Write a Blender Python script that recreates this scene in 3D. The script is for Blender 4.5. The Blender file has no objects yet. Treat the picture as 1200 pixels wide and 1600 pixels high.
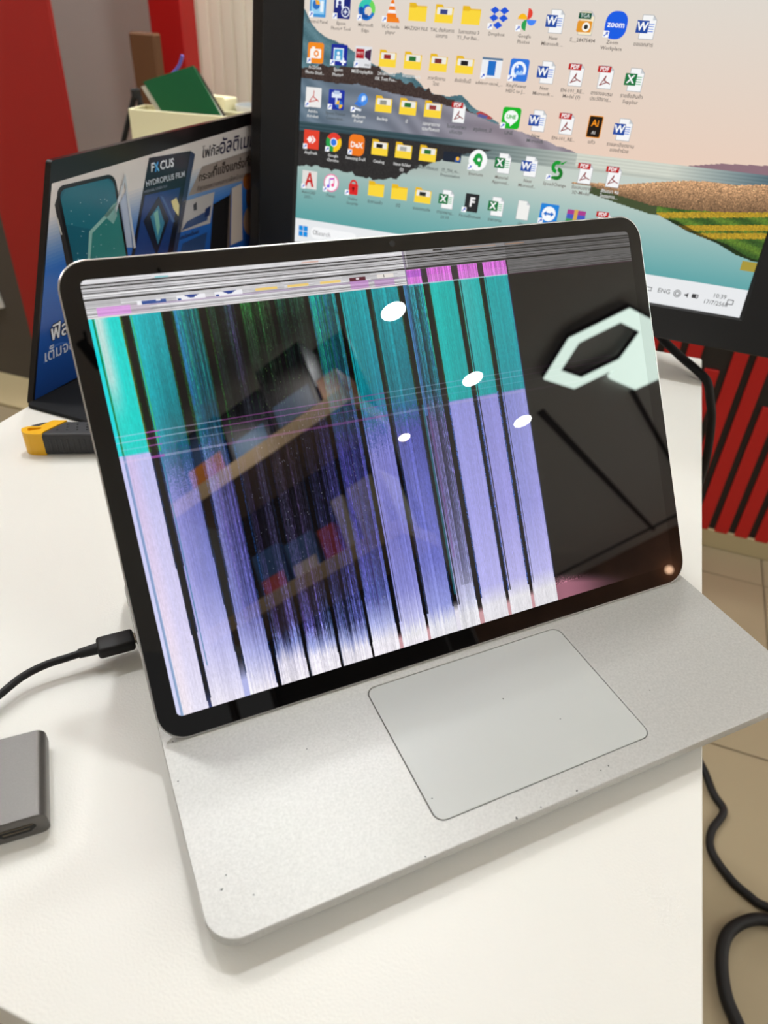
import bpy, bmesh, math, random
import numpy as np
from mathutils import Matrix, Vector

random.seed(7)
rng = np.random.default_rng(11)
scene = bpy.context.scene
COL = scene.collection

# ------------------------------------------------------------------ camera, world, exposure
cam_data = bpy.data.cameras.new('camera')
cam = bpy.data.objects.new('camera', cam_data)
COL.objects.link(cam)
RIGHT = Vector((0.93324, 0.35660, 0.04348))
DOWN = Vector((0.24237, -0.53567, -0.80890))
FWD = Vector((-0.26517, 0.76544, -0.58634))
m = Matrix((RIGHT, -DOWN, -FWD)).transposed().to_4x4()
m.translation = Vector((0.09143, -0.09529, 1.05673))
cam.matrix_world = m
cam_data.sensor_fit = 'VERTICAL'
cam_data.sensor_height = 36.0
cam_data.sensor_width = 27.0
cam_data.lens = 1128.6 / 1600 * 36.0
cam_data.clip_start = 0.01
cam_data.clip_end = 60
cam_data.dof.use_dof = True
cam_data.dof.focus_distance = 0.44
cam_data.dof.aperture_fstop = 10.0
scene.camera = cam

world = bpy.data.worlds.new('ambient_fill')  # even fill light added through the open front, no real source behind it
scene.world = world
world.use_nodes = True
world.node_tree.nodes['Background'].inputs[0].default_value = (1.0, 0.98, 0.95, 1)
world.node_tree.nodes['Background'].inputs[1].default_value = 0.22

scene.view_settings.view_transform = 'Standard'
scene.view_settings.look = 'None'
scene.view_settings.exposure = 0.0
scene.view_settings.gamma = 1.0
scene.view_settings.use_curve_mapping = False
LAMP = 440.0          # radiance of a ceiling downlight lens
HEXLAMP = 11.5

# ------------------------------------------------------------------ helpers
def lin(c):
    r = []
    for x in c[:3]:
        x = x / 255.0
        r.append(x / 12.92 if x <= 0.04045 else ((x + 0.055) / 1.055) ** 2.4)
    return (r[0], r[1], r[2], 1.0)

def lina(a):
    a = np.clip(a / 255.0, 0, 1)
    return np.where(a <= 0.04045, a / 12.92, ((a + 0.055) / 1.055) ** 2.4)

def mat(name, rgb, rough=0.5, metal=0.0, spec=0.5, noise=0.0, nscale=300.0, bump=0.0, bscale=600.0, emit=0.0, coat=0.0, space='Object'):
    M = bpy.data.materials.new(name)
    M.use_nodes = True
    nt = M.node_tree
    b = nt.nodes['Principled BSDF']
    c = lin(rgb)
    b.inputs['Base Color'].default_value = c
    b.inputs['Roughness'].default_value = rough
    b.inputs['Metallic'].default_value = metal
    b.inputs['Specular IOR Level'].default_value = spec
    if coat:
        b.inputs['Coat Weight'].default_value = coat
        b.inputs['Coat Roughness'].default_value = 0.05
    if emit:
        b.inputs['Emission Color'].default_value = c
        b.inputs['Emission Strength'].default_value = emit
    tc = nt.nodes.new('ShaderNodeTexCoord')
    if noise:
        n = nt.nodes.new('ShaderNodeTexNoise')
        n.inputs['Scale'].default_value = nscale
        n.inputs['Detail'].default_value = 3
        nt.links.new(tc.outputs[space], n.inputs['Vector'])
        mr = nt.nodes.new('ShaderNodeMapRange')
        mr.inputs[1].default_value = 0.25; mr.inputs[2].default_value = 0.75
        mr.inputs[3].default_value = 1 - noise; mr.inputs[4].default_value = 1 + noise
        nt.links.new(n.outputs[0], mr.inputs[0])
        mx = nt.nodes.new('ShaderNodeVectorMath'); mx.operation = 'SCALE'
        mx.inputs[0].default_value = c[:3]
        nt.links.new(mr.outputs[0], mx.inputs['Scale'])
        nt.links.new(mx.outputs[0], b.inputs['Base Color'])
    if bump:
        n2 = nt.nodes.new('ShaderNodeTexNoise')
        n2.inputs['Scale'].default_value = bscale
        n2.inputs['Detail'].default_value = 2
        nt.links.new(tc.outputs[space], n2.inputs['Vector'])
        bp = nt.nodes.new('ShaderNodeBump')
        bp.inputs['Strength'].default_value = bump
        bp.inputs['Distance'].default_value = 0.001
        nt.links.new(n2.outputs[0], bp.inputs['Height'])
        nt.links.new(bp.outputs[0], b.inputs['Normal'])
    return M

def attr_mat(name, emission, rough, spec=0.5, base=False):
    """material whose printed / displayed picture comes from the colour attribute 'col'"""
    M = bpy.data.materials.new(name)
    M.use_nodes = True
    nt = M.node_tree
    b = nt.nodes['Principled BSDF']
    a = nt.nodes.new('ShaderNodeAttribute'); a.attribute_name = 'col'
    b.inputs['Roughness'].default_value = rough
    b.inputs['Specular IOR Level'].default_value = spec
    if base:
        nt.links.new(a.outputs['Color'], b.inputs['Base Color'])
    else:
        b.inputs['Base Color'].default_value = (0.002, 0.002, 0.002, 1)
        nt.links.new(a.outputs['Color'], b.inputs['Emission Color'])
        b.inputs['Emission Strength'].default_value = emission
    return M

def link(o, parent=None):
    COL.objects.link(o)
    if parent is not None:
        o.parent = parent
    return o

def obj(name, mesh, material, parent=None, smooth=False):
    o = bpy.data.objects.new(name, mesh)
    mesh.materials.clear()
    mesh.materials.append(material)
    if smooth:
        mesh.polygons.foreach_set('use_smooth', [True] * len(mesh.polygons))
        try:
            mesh.set_sharp_from_angle(angle=math.radians(35))
        except Exception:
            pass
    return link(o, parent)

def tag(o, label, cat, group=None):
    o['label'] = label
    o['category'] = cat
    if group:
        o['group'] = group
    return o

def thing(name, label, cat, loc=(0, 0, 0), rz=0.0, group=None):
    o = bpy.data.objects.new(name, None)
    o.empty_display_size = 0.02
    link(o)
    o.location = loc
    o.rotation_euler = (0, 0, rz)
    return tag(o, label, cat, group)

def structure(o):
    o['kind'] = 'structure'
    return o

def from_bm(bm, name='mesh'):
    me = bpy.data.meshes.new(name)
    bmesh.ops.recalc_face_normals(bm, faces=bm.faces)
    bm.to_mesh(me)
    bm.free()
    return me

def box_into(bm, x0, x1, y0, y1, z0, z1, bevel=0.0, seg=2):
    r = bmesh.ops.create_cube(bm, size=1.0)
    vs = r['verts']
    for v in vs:
        v.co.x = x0 if v.co.x < 0 else x1
        v.co.y = y0 if v.co.y < 0 else y1
        v.co.z = z0 if v.co.z < 0 else z1
    if bevel:
        es = list({e for v in vs for e in v.link_edges})
        bmesh.ops.bevel(bm, geom=es, offset=bevel, segments=seg, affect='EDGES', profile=0.5)

def box(x0, x1, y0, y1, z0, z1, bevel=0.0, seg=2):
    bm = bmesh.new()
    box_into(bm, x0, x1, y0, y1, z0, z1, bevel, seg)
    return from_bm(bm)

def cyl(r0, r1, z0, z1, n=32, cx=0, cy=0, bevel=0.0):
    bm = bmesh.new()
    rings = [(r0, z0), (r1, z1)]
    if bevel:
        rings = [(r0, z0), (r1, z1 - bevel), (r1 - bevel * 0.3, z1 - bevel * 0.3), (r1 - bevel, z1)]
    lathe_into(bm, rings, n, cx, cy)
    return from_bm(bm)

def lathe_into(bm, rings, n=32, cx=0, cy=0, cap=True):
    prev = None
    first = None
    for r, z in rings:
        ring = [bm.verts.new((cx + r * math.cos(2 * math.pi * i / n), cy + r * math.sin(2 * math.pi * i / n), z)) for i in range(n)]
        if prev:
            for i in range(n):
                bm.faces.new((prev[i], prev[(i + 1) % n], ring[(i + 1) % n], ring[i]))
        else:
            first = ring
        prev = ring
    if cap:
        bm.faces.new(first[::-1])
        bm.faces.new(prev)

def rrect(x0, x1, y0, y1, r, n=8):
    pts = []
    for cx, cy, a in ((x1 - r, y1 - r, 0), (x0 + r, y1 - r, 90), (x0 + r, y0 + r, 180), (x1 - r, y0 + r, 270)):
        for i in range(n + 1):
            t = math.radians(a + 90 * i / n)
            pts.append((cx + r * math.cos(t), cy + r * math.sin(t)))
    return pts

def prism(outer, z0, z1, holes=(), bevel=0.0):
    """solid plate of an outline, with holes, between two heights"""
    c = bpy.data.curves.new('plate', 'CURVE')
    c.dimensions = '2D'
    c.fill_mode = 'BOTH'
    c.extrude = (z1 - z0) / 2 - bevel
    c.bevel_depth = bevel
    c.bevel_resolution = 2
    c.offset = -bevel
    for loop in [outer] + list(holes):
        s = c.splines.new('POLY')
        s.points.add(len(loop) - 1)
        for i, (x, y) in enumerate(loop):
            s.points[i].co = (x, y, 0, 1)
        s.use_cyclic_u = True
    o = bpy.data.objects.new('plate', c)
    me = bpy.data.meshes.new_from_object(o)
    me.transform(Matrix.Translation((0, 0, (z0 + z1) / 2)))
    bpy.data.objects.remove(o)
    bpy.data.curves.remove(c)
    bm = bmesh.new(); bm.from_mesh(me)
    bmesh.ops.remove_doubles(bm, verts=bm.verts, dist=1e-6)
    bpy.data.meshes.remove(me)
    return from_bm(bm)

def smooth_path(pts, sub=8):
    P = [Vector(p) for p in pts]
    out = []
    for i in range(len(P) - 1):
        p0 = P[max(i - 1, 0)]; p1 = P[i]; p2 = P[i + 1]; p3 = P[min(i + 2, len(P) - 1)]
        for k in range(sub):
            t = k / sub
            out.append(0.5 * ((2 * p1) + (p2 - p0) * t + (2 * p0 - 5 * p1 + 4 * p2 - p3) * t * t + (3 * p1 - p0 - 3 * p2 + p3) * t ** 3))
    out.append(P[-1])
    return out

def tube(pts, r, n=12, sub=8, smoothed=True):
    P = smooth_path(pts, sub) if smoothed else [Vector(p) for p in pts]
    R = r if callable(r) else (lambda t: r)
    bm = bmesh.new()
    prev = None
    up = Vector((0, 0, 1))
    d0 = (P[1] - P[0]).normalized()
    side = d0.cross(up)
    if side.length < 1e-3:
        side = d0.cross(Vector((1, 0, 0)))
    side.normalize()
    for i, p in enumerate(P):
        d = (P[min(i + 1, len(P) - 1)] - P[max(i - 1, 0)]).normalized()
        side = (side - d * side.dot(d)).normalized()
        nn = side.cross(d).normalized()
        rr = R(i / (len(P) - 1))
        ring = [bm.verts.new(p + rr * (side * math.cos(2 * math.pi * k / n) + nn * math.sin(2 * math.pi * k / n))) for k in range(n)]
        if prev:
            for k in range(n):
                bm.faces.new((prev[k], prev[(k + 1) % n], ring[(k + 1) % n], ring[k]))
        else:
            bm.faces.new(ring[::-1])
        prev = ring
    bm.faces.new(prev)
    return from_bm(bm)

def hull8(a, b):
    """solid between two matching polygons a and b (lists of 3-D points)"""
    bm = bmesh.new()
    A = [bm.verts.new(p) for p in a]; B = [bm.verts.new(p) for p in b]
    n = len(A)
    bm.faces.new(A[::-1]); bm.faces.new(B)
    for i in range(n):
        bm.faces.new((A[i], A[(i + 1) % n], B[(i + 1) % n], B[i]))
    return from_bm(bm)

def text_geo(body, size, align='CENTER', bold=0.0, shear=0.0, res=3):
    c = bpy.data.curves.new('txt', 'FONT')
    c.body = body
    c.size = size
    c.align_x = align
    c.align_y = 'CENTER'
    c.offset = bold * size
    c.shear = shear
    c.resolution_u = res
    o = bpy.data.objects.new('txt', c)
    me = bpy.data.meshes.new_from_object(o)
    V = [(v.co.x, v.co.y) for v in me.vertices]
    F = [tuple(p.vertices) for p in me.polygons]
    bpy.data.objects.remove(o); bpy.data.curves.remove(c); bpy.data.meshes.remove(me)
    return V, F

class Flat:
    """flat print: coloured shapes on a surface, stacked in hair-thin layers"""
    def __init__(self, step=0.00008):
        self.V = []; self.F = []; self.C = []; self.step = step
    def poly(self, pts, col, layer=0):
        b = len(self.V)
        self.V += [(x, y, layer) for x, y in pts]
        self.F.append(tuple(range(b, b + len(pts)))); self.C.append(lin(col))
    def rect(self, x0, y0, x1, y1, col, layer=0):
        self.poly([(x0, y0), (x1, y0), (x1, y1), (x0, y1)], col, layer)
    def rr(self, x0, y0, x1, y1, r, col, layer=0):
        self.poly(rrect(x0, x1, y0, y1, r, 5), col, layer)
    def circ(self, cx, cy, r, col, layer=0, a0=0, a1=360, n=28, ry=None):
        ry = r if ry is None else ry
        pts = [(cx + r * math.cos(math.radians(a0 + (a1 - a0) * i / n)), cy + ry * math.sin(math.radians(a0 + (a1 - a0) * i / n))) for i in range(n + (a1 - a0 < 360))]
        if a1 - a0 < 360:
            pts.append((cx, cy))
        self.poly(pts, col, layer)
    def arc(self, cx, cy, r0, r1, a0, a1, col, layer=0, n=20):
        pts = [(cx + r1 * math.cos(math.radians(a0 + (a1 - a0) * i / n)), cy + r1 * math.sin(math.radians(a0 + (a1 - a0) * i / n))) for i in range(n + 1)]
        pts += [(cx + r0 * math.cos(math.radians(a1 - (a1 - a0) * i / n)), cy + r0 * math.sin(math.radians(a1 - (a1 - a0) * i / n))) for i in range(n + 1)]
        self.poly(pts, col, layer)
    def line(self, x0, y0, x1, y1, w, col, layer=0):
        d = math.hypot(x1 - x0, y1 - y0); nx = -(y1 - y0) / d * w / 2; ny = (x1 - x0) / d * w / 2
        self.poly([(x0 + nx, y0 + ny), (x1 + nx, y1 + ny), (x1 - nx, y1 - ny), (x0 - nx, y0 - ny)], col, layer)
    def text(self, body, x, y, size, col, layer=0, align='CENTER', bold=0.0, shear=0.0, res=2):
        V, F = text_geo(body, size, align, bold, shear, res)
        b = len(self.V)
        self.V += [(x + vx, y + vy, layer) for vx, vy in V]
        c = lin(col)
        for f in F:
            self.F.append(tuple(b + i for i in f)); self.C.append(c)
    def mesh(self, xf):
        me = bpy.data.meshes.new('print')
        me.from_pydata([xf(x, y, l * self.step) for x, y, l in self.V], [], self.F)
        at = me.color_attributes.new('col', 'FLOAT_COLOR', 'CORNER')
        buf = []
        for p, c in zip(me.polygons, self.C):
            buf += list(c) * p.loop_total
        at.data.foreach_set('color', buf)
        return me

def grid_mesh(us, vs, colors, xf):
    """picture grid: us, vs are cell edges, colors[row, col] is sRGB 0-255 for each cell"""
    nu, nv = len(us), len(vs)
    verts = [xf(u, v) for v in vs for u in us]
    idx = np.arange(nu * nv).reshape(nv, nu)
    F = np.stack([idx[:-1, :-1], idx[:-1, 1:], idx[1:, 1:], idx[1:, :-1]], -1).reshape(-1, 4)
    me = bpy.data.meshes.new('picture')
    me.from_pydata(verts, [], F.tolist())
    L = lina(colors).reshape(-1, 3)
    L = np.concatenate([L, np.ones((len(L), 1))], 1)
    L = np.repeat(L, 4, axis=0).astype(np.float32)
    at = me.color_attributes.new('col', 'FLOAT_COLOR', 'CORNER')
    at.data.foreach_set('color', L.ravel())
    return me

# ------------------------------------------------------------------ materials
M_table = mat('white_laminate', (236, 234, 226), 0.38, bump=0.12, bscale=900, noise=0.015, nscale=6)
M_edge = mat('laminate_edge', (222, 219, 210), 0.5)
M_grey_metal = mat('table_steel', (120, 120, 118), 0.4, 0.7)
M_alu = mat('silver_magnesium', (192, 191, 186), 0.42, 0.25, noise=0.10, nscale=800, bump=0.10, bscale=1500)
M_alu_edge = mat('silver_rim', (214, 214, 212), 0.28, 0.8)
M_alu_dark = mat('chassis_grey', (150, 147, 140), 0.5, 0.3)
M_pad = mat('touchpad_glass', (196, 198, 193), 0.34, 0.0, noise=0.01, nscale=20)
M_glass = mat('black_cover_glass', (8, 8, 9), 0.006, spec=0.7)
M_rubber = mat('black_rubber', (24, 23, 22), 0.65)
M_key = mat('grey_keycap', (165, 165, 162), 0.5)
M_hole = mat('port_black', (8, 8, 8), 0.6)
M_hub = mat('grey_anodised', (98, 95, 92), 0.38, 0.55, noise=0.08, nscale=1800)
M_hub_edge = mat('grey_anodised_front', (92, 88, 84), 0.42, 0.5, noise=0.05, nscale=1800)
M_gold = mat('connector_metal', (120, 110, 95), 0.3, 0.9)
M_cable = mat('black_cable', (18, 17, 17), 0.5, spec=0.35)
M_cable2 = mat('black_power_cable', (24, 22, 20), 0.6, spec=0.3)
M_bezel = mat('monitor_bezel', (30, 30, 31), 0.42, bump=0.08, bscale=1500)
M_bezel2 = mat('monitor_bezel_side', (26, 23, 22), 0.3)
M_yellow = mat('yellow_plastic', (240, 180, 8), 0.35)
M_grip = mat('knife_rubber', (48, 48, 50), 0.55)
M_blackpl = mat('black_acrylic', (20, 18, 18), 0.22)
M_blackbase = mat('sign_base_black', (12, 13, 16), 0.7, spec=0.25)
M_floor = mat('beige_floor_tile', (158, 143, 115), 0.28, noise=0.05, nscale=2.2, space='Object')
M_floor_bounce = mat('pale_bounce_floor', (206, 200, 190), 0.35, noise=0.04, nscale=2)
M_grout = mat('grout', (128, 113, 90), 0.8)
M_ceil = mat('painted_ceiling', (232, 231, 228), 0.8)
M_wallgrey = mat('grey_wall', (244, 232, 224), 0.7, noise=0.03, nscale=2)
M_dark = mat('dark_grey_panel', (76, 68, 60), 0.6, noise=0.03, nscale=5)
M_red = mat('red_panel', (164, 24, 18), 0.5, noise=0.02, nscale=6)
M_redpost = mat('red_post', (182, 18, 14), 0.5)
M_redstrip = mat('red_strip', (196, 24, 18), 0.5)
M_black = mat('black_panel', (38, 33, 29), 0.6)
M_plinth = mat('beige_plinth', (190, 174, 134), 0.5)
M_cream = mat('cream_slats', (246, 238, 216), 0.55)
M_box = mat('cream_card', (252, 244, 200), 0.6)
M_green = mat('green_cover', (8, 108, 62), 0.5)
M_paper = mat('paper_white', (232, 228, 215), 0.7)
M_brown = mat('brown_card', (104, 66, 34), 0.7, noise=0.08, nscale=8)
M_cup = mat('pale_blue_cup', (150, 195, 220), 0.4)
M_blueclip = mat('blue_ribbon', (96, 96, 190), 0.45)
M_white = mat('white_plastic', (232, 230, 224), 0.45)
M_farwall = mat('brown_far_wall', (168, 126, 98), 0.7, noise=0.25, nscale=3)
M_sidewall = mat('warm_wall', (190, 176, 160), 0.75)
M_shelf = mat('shelf_wood', (214, 186, 146), 0.5)
M_shelfback = mat('shelf_dark', (52, 44, 38), 0.6)
M_trim = mat('lamp_trim', (225, 225, 222), 0.4)
M_shadowgap = mat('black_track', (30, 29, 28), 0.6)

def emit_mat(name, rgb, strength):
    M = bpy.data.materials.new(name)
    M.use_nodes = True
    b = M.node_tree.nodes['Principled BSDF']
    b.inputs['Base Color'].default_value = (0.8, 0.8, 0.8, 1)
    b.inputs['Emission Color'].default_value = lin(rgb)
    b.inputs['Emission Strength'].default_value = strength
    return M

M_lamp = emit_mat('downlight_lens', (251, 253, 255), LAMP)
M_spot = emit_mat('spotlight_lens', (255, 226, 190), LAMP * 1.2)
M_hexlamp = emit_mat('hexagon_diffuser', (228, 250, 238), HEXLAMP)
M_warm = emit_mat('warm_lamp_glass', (255, 205, 165), 12)
M_display = attr_mat('broken_panel', 1.0, 0.006, 0.85)
M_mon = attr_mat('monitor_panel', 1.0, 0.4, 0.3)
M_icon = attr_mat('monitor_pixels', 1.0, 0.5, 0.2)
M_print = attr_mat('printed_poster', 0, 0.18, 0.5, base=True)

# ------------------------------------------------------------------ room
FZ = -0.003
fl = structure(obj('floor', box(-3.2, 9.6, -4.2, 3.2, -0.08, FZ), M_grout))
tile_me = box(0.0016, 0.4984, 0.0016, 0.4984, FZ, 0.0, 0.0008, 1)
tile_me.materials.append(M_floor)
for i in range(-7, 6):
    for j in range(-6, 5):
        t = bpy.data.objects.new('tile', tile_me)
        link(t, fl)
        t.location = (0.5 * i, 0.372 + 0.5 * j, 0)
# unseen floor beyond the tiles, made paler to bounce light onto the ceiling
for n_, (x0, x1, y0, y1) in enumerate(((3.0, 9.6, -4.2, 3.2), (-3.2, 3.0, -4.2, -2.628))):
    o = obj('floor_field', box(x0 + .002, x1, y0, y1, FZ, 0.0), M_floor_bounce, fl)

ceil = structure(obj('ceiling', box(-3.2, 9.6, -4.2, 3.2, 2.8, 2.9), M_ceil))
structure(obj('wall_left', box(-3.3, -3.2, -4.2, 3.2, -0.08, 2.9), M_sidewall))
structure(obj('wall_back', box(-3.2, 9.6, 3.2, 3.3, -0.08, 2.9), M_wallgrey))
wr = structure(obj('wall_right', box(9.6, 9.7, -4.2, 3.3, -0.08, 2.9), M_farwall))
# grey wall section seen between the red panel and the red post
structure(obj('wall_grey', box(-3.2, -1.5, 2.3, 2.36, 0, 2.8), M_wallgrey))
# dark and red partition
structure(obj('wall_partition', box(-3.2, -1.609, 1.48, 1.492, 0, 2.8), M_dark))
structure(obj('wall_red', box(-1.609, -1.312, 1.478, 1.490, 0, 2.8), M_red))
structure(obj('baseboard_left', box(-3.2, -1.30, 1.318, 1.478, 0.0, 0.012, 0.003, 1), M_plinth))
# white raised letter stroke on the dark partition
lt = obj('letter_stroke', hull8([(-1.745, 1.48, .33), (-1.700, 1.48, .33), (-1.685, 1.48, .238), (-1.73, 1.48, .238)],
                              [(-1.745, 1.468, .33), (-1.700, 1.468, .33), (-1.685, 1.468, .238), (-1.73, 1.468, .238)]), M_white)
tag(lt, 'white raised letter stroke on the dark grey partition at the left edge', 'letter')
# slatted cream panel
sl = structure(obj('wall_slatted', box(-1.30, -0.05, 1.945, 1.99, 0, 2.8), M_cream))
slat_me = box(0.0004, 0.0361, -0.010, 0.0, 0, 2.8, 0.004, 2)
slat_me.materials.append(M_cream)
for i in range(34):
    s_ = bpy.data.objects.new('slat', slat_me)
    link(s_, sl)
    s_.location = (-1.295 + 0.0365 * i, 1.945, 0)
po = obj('square_post', box(-1.322, -1.222, 1.86, 1.93, 0, 2.8, 0.002, 1), M_redpost)
tag(po, 'narrow red post standing between the grey wall and cream slatted panel', 'post')

# ceiling shadow gaps
for nm, a in (('trim_1', (4.3, 9.2, -0.22, -0.17)), ('trim_2', (4.8, 9.2, 0.36, 0.40)), ('trim_3', (9.0, 9.08, -1.9, 0.42))):
    structure(obj(nm, box(a[0], a[1], a[2], a[3], 2.785, 2.8), M_shadowgap))

# ------------------------------------------------------------------ ceiling lamps
def downlight(x, y, label, group=None, lens=M_lamp, r=0.055):
    t = thing('ceiling_downlight', label, 'lamp', (x, y, 2.8), 0, group)
    bm = bmesh.new()
    lathe_into(bm, [(r + 0.018, 0.0), (r + 0.016, -0.006), (r + 0.002, -0.008), (r, -0.004), (r, 0.0)], 32, cap=False)
    obj('trim_ring', from_bm(bm), M_trim, t, True)
    obj('lens', cyl(r, r, -0.004, -0.001, 32), lens, t)
    return t

G1 = 'recessed ceiling downlights'
for (x, y) in ((2.45, -0.37), (3.41, -0.35), (4.29, -0.33)):
    downlight(x, y, 'round recessed downlight mirrored in the broken laptop screen', G1 + ' in the mirrored row')
for (x, y) in ((-2.2, 0.95), (-1.25, 0.95), (-0.3, 0.95), (-1.9, 1.95), (-0.7, 1.72), (-2.2, -0.35), (-1.3, -2.6), (-0.3, -3.4),  # first three cast the main shadows; the rest are added as unseen fill
               (2.6, 1.7), (3.9, 1.7), (5.2, 1.7), (6.5, 1.7), (7.8, 1.7), (9.2, 0.95), (4.8, -3.1), (6.4, -3.1), (8.0, -3.1), (3.3, 2.6), (4.6, 2.6), (5.9, 2.6), (7.2, 2.6), (8.5, 2.6), (8.9, 1.2)):
    downlight(x, y, 'round recessed downlight outside the picture, from a set mostly added as fill', G1)
downlight(3.57, -0.93, 'small bright spotlight that flares in the mirrored screen', None, M_spot, 0.03)

def hexagon(R, a0):
    return [(R * math.cos(math.radians(a0 + 60 * i)), R * math.sin(math.radians(a0 + 60 * i))) for i in range(6)]

hx = thing('hexagon_lamp', 'white hexagonal ring lamp mirrored at the right of the screen', 'lamp', (3.83, 0.33, 2.8))
obj('diffuser', prism(hexagon(0.365, 17), -0.085, -0.078, [hexagon(0.255, 17)]), M_hexlamp, hx)
obj('housing', prism(hexagon(0.368, 17), -0.078, -0.045, [hexagon(0.252, 17)]), M_shadowgap, hx)
for k in range(3):
    a = math.radians(17 + 120 * k)
    obj('suspension_rod', tube([(0.31 * math.cos(a), 0.31 * math.sin(a), -0.046), (0.31 * math.cos(a), 0.31 * math.sin(a), 0.0)], 0.004, 8, smoothed=False), M_trim, hx)
hx2 = thing('hexagon_lamp', 'solid white hexagonal lamp beside the hexagonal ring lamp', 'lamp', (4.47, 0.70, 2.8))
obj('diffuser', prism(hexagon(0.42, 15), -0.03, -0.005), M_hexlamp, hx2)
obj('housing', prism(hexagon(0.43, 15), -0.005, 0.0), M_trim, hx2)

wl = thing('wall_lamp', 'small warm globe lamp on the far brown wall', 'lamp', (9.6, -0.29, 2.31))
bm = bmesh.new(); bmesh.ops.create_uvsphere(bm, u_segments=20, v_segments=12, radius=0.05)
bmesh.ops.translate(bm, verts=bm.verts, vec=(-0.09, 0, 0))
obj('globe', from_bm(bm), M_warm, wl, True)
obj('arm', tube([(0, 0, 0), (-0.045, 0, 0)], 0.012, 10, smoothed=False), M_trim, wl)

# display rack whose shelves and boxes are mirrored in the screen
rk = thing('display_rack', 'tall shop display rack mirrored in the laptop screen', 'shelf', (1.9, -0.95, 0))
for (x, y) in ((0.02, -0.52), (0.02, 0.39), (0.30, -0.52), (0.30, 0.39)):
    obj('upright', box(x - .012, x + .012, y - .012, y + .012, 0, 2.155), M_shelfback, rk)
for z, h in ((2.155, 0.075), (1.575, 0.06), (1.0, .03), (0.45, .03)):
    obj('shelf_board', box(0.0, 0.32, -0.54, 0.41, z, z + h, 0.003, 1), M_shelf, rk)
obj('back_panel', box(0.312, 0.325, -0.53, 0.40, 0.3, 2.7), M_shelfback, rk)
def added_spot(y, label):  # unseen spotlights added to brighten the rack for its mirror image
    t = thing('added_spotlight', label, 'lamp', (1.42, y, 2.8))
    d = Vector((0.5, 0.0, -0.62)).normalized()
    c0 = Vector((0, 0, -0.10))
    obj('stem', tube([(0, 0, 0), c0], 0.006, 8, smoothed=False), M_shadowgap, t)
    obj('lamp_can', tube([c0 - d * 0.05, c0 + d * 0.07], 0.022, 20, smoothed=False), M_shadowgap, t)
    l = bpy.data.lights.new('beam', 'SPOT'); l.energy = 50; l.spot_size = math.radians(75); l.spot_blend = 0.6
    l.shadow_soft_size = 0.03; l.color = (1.0, 0.93, 0.84)
    o = bpy.data.objects.new('beam', l); link(o, t)
    o.location = c0 + d * 0.085
    o.rotation_euler = d.to_track_quat('-Z', 'Y').to_euler()
added_spot(-0.86, 'black spotlight added to light the bright end of the rack')
added_spot(-1.28, 'black spotlight added to light the dim end of the rack')
def carton(y0, y1, z0, z1, rgb, label, x0=0.05, x1=0.2, band=None):
    t = thing('product_box', label, 'box', (1.9 + (x0 + x1) / 2, -0.95 + (y0 + y1) / 2, z0))
    dx = (x1 - x0) / 2; dy = (y1 - y0) / 2
    obj('carton', box(-dx, dx, -dy, dy, 0, z1 - z0, 0.004, 1), mat('carton_print', rgb, 0.4), t)
    if band:
        obj('front_label', box(-dx - .002, -dx, -dy * .8, dy * .8, (z1 - z0) * .1, (z1 - z0) * .4), mat('carton_label', band, 0.4), t)
carton(-.46, -.22, 2.23, 2.52, (48, 84, 132), 'blue product box at the dim end of the rack top', band=(214, 130, 40))
carton(-.20, .02, 2.23, 2.50, (34, 42, 60), 'dark navy product box in the middle of the rack top', band=(90, 140, 190))
carton(.04, .28, 2.23, 2.58, (30, 34, 40), 'tall black product box on the rack top', band=(90, 120, 160))
carton(.29, .39, 2.23, 2.36, (196, 110, 30), 'orange product box at the bright end of the rack top', band=(214, 140, 40))
carton(-.26, -.12, 1.635, 1.83, (50, 100, 160), 'blue carton on the middle shelf of the rack', band=(220, 90, 60))
carton(-.10, .04, 1.635, 1.80, (64, 110, 170), 'light blue carton on the middle shelf of the rack', band=(230, 220, 210))
carton(.06, .14, 1.635, 1.78, (200, 60, 50), 'small red carton on the middle shelf of the rack')
carton(.16, .22, 1.635, 1.86, (216, 206, 198), 'slim white carton on the middle shelf of the rack')
carton(.24, .40, 1.635, 1.87, (206, 196, 160), 'wide cream carton on the middle shelf of the rack', band=(190, 180, 150))

# ------------------------------------------------------------------ counter with red strips
ct = thing('counter', 'black counter front with tall red strips behind the table', 'counter', (0.35, 1.478, 0))
obj('body', box(-0.75, 0.95, 0.002, 0.4, 0.05, 0.98, 0.002, 1), M_black, ct)
obj('plinth', box(-0.76, 0.96, -0.004, 0.4, 0, 0.05, 0.002, 1), M_plinth, ct)
obj('worktop', box(-0.77, 0.97, -0.03, 0.42, 0.98, 1.01, 0.003, 1), M_black, ct)
strip_x = [0.157 + 0.0445 * k for k in range(-19, 25)]
for k, x in enumerate(strip_x):
    z1 = {21: 0.437, 24: 0.376}.get(k, None)
    if z1 is None:
        z1 = 0.9 if 19 <= k <= 26 else random.choice((0.9, 0.9, 0.62, 0.44, 0.38))
    if x > 1.26:
        break
    obj('red_strip', box(x - 0.35, x + 0.0292 - 0.35, -0.004, 0.002, 0.046, z1, 0.001, 1), M_redstrip, ct)

# ------------------------------------------------------------------ low table behind the sign with its things
bt = thing('side_table', 'low white side table behind the poster sign', 'table', (-0.60, 1.24, 0))
obj('top', box(-0.31, 0.33, -0.19, 0.18, 0.695, 0.72, 0.003, 1), M_white, bt)
for (x, y) in ((-.29, -.17), (.31, -.17), (-.29, .16), (.31, .16)):
    obj('leg', box(x - .015, x + .015, y - .015, y + .015, 0, 0.695), M_grey_metal, bt)

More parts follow.
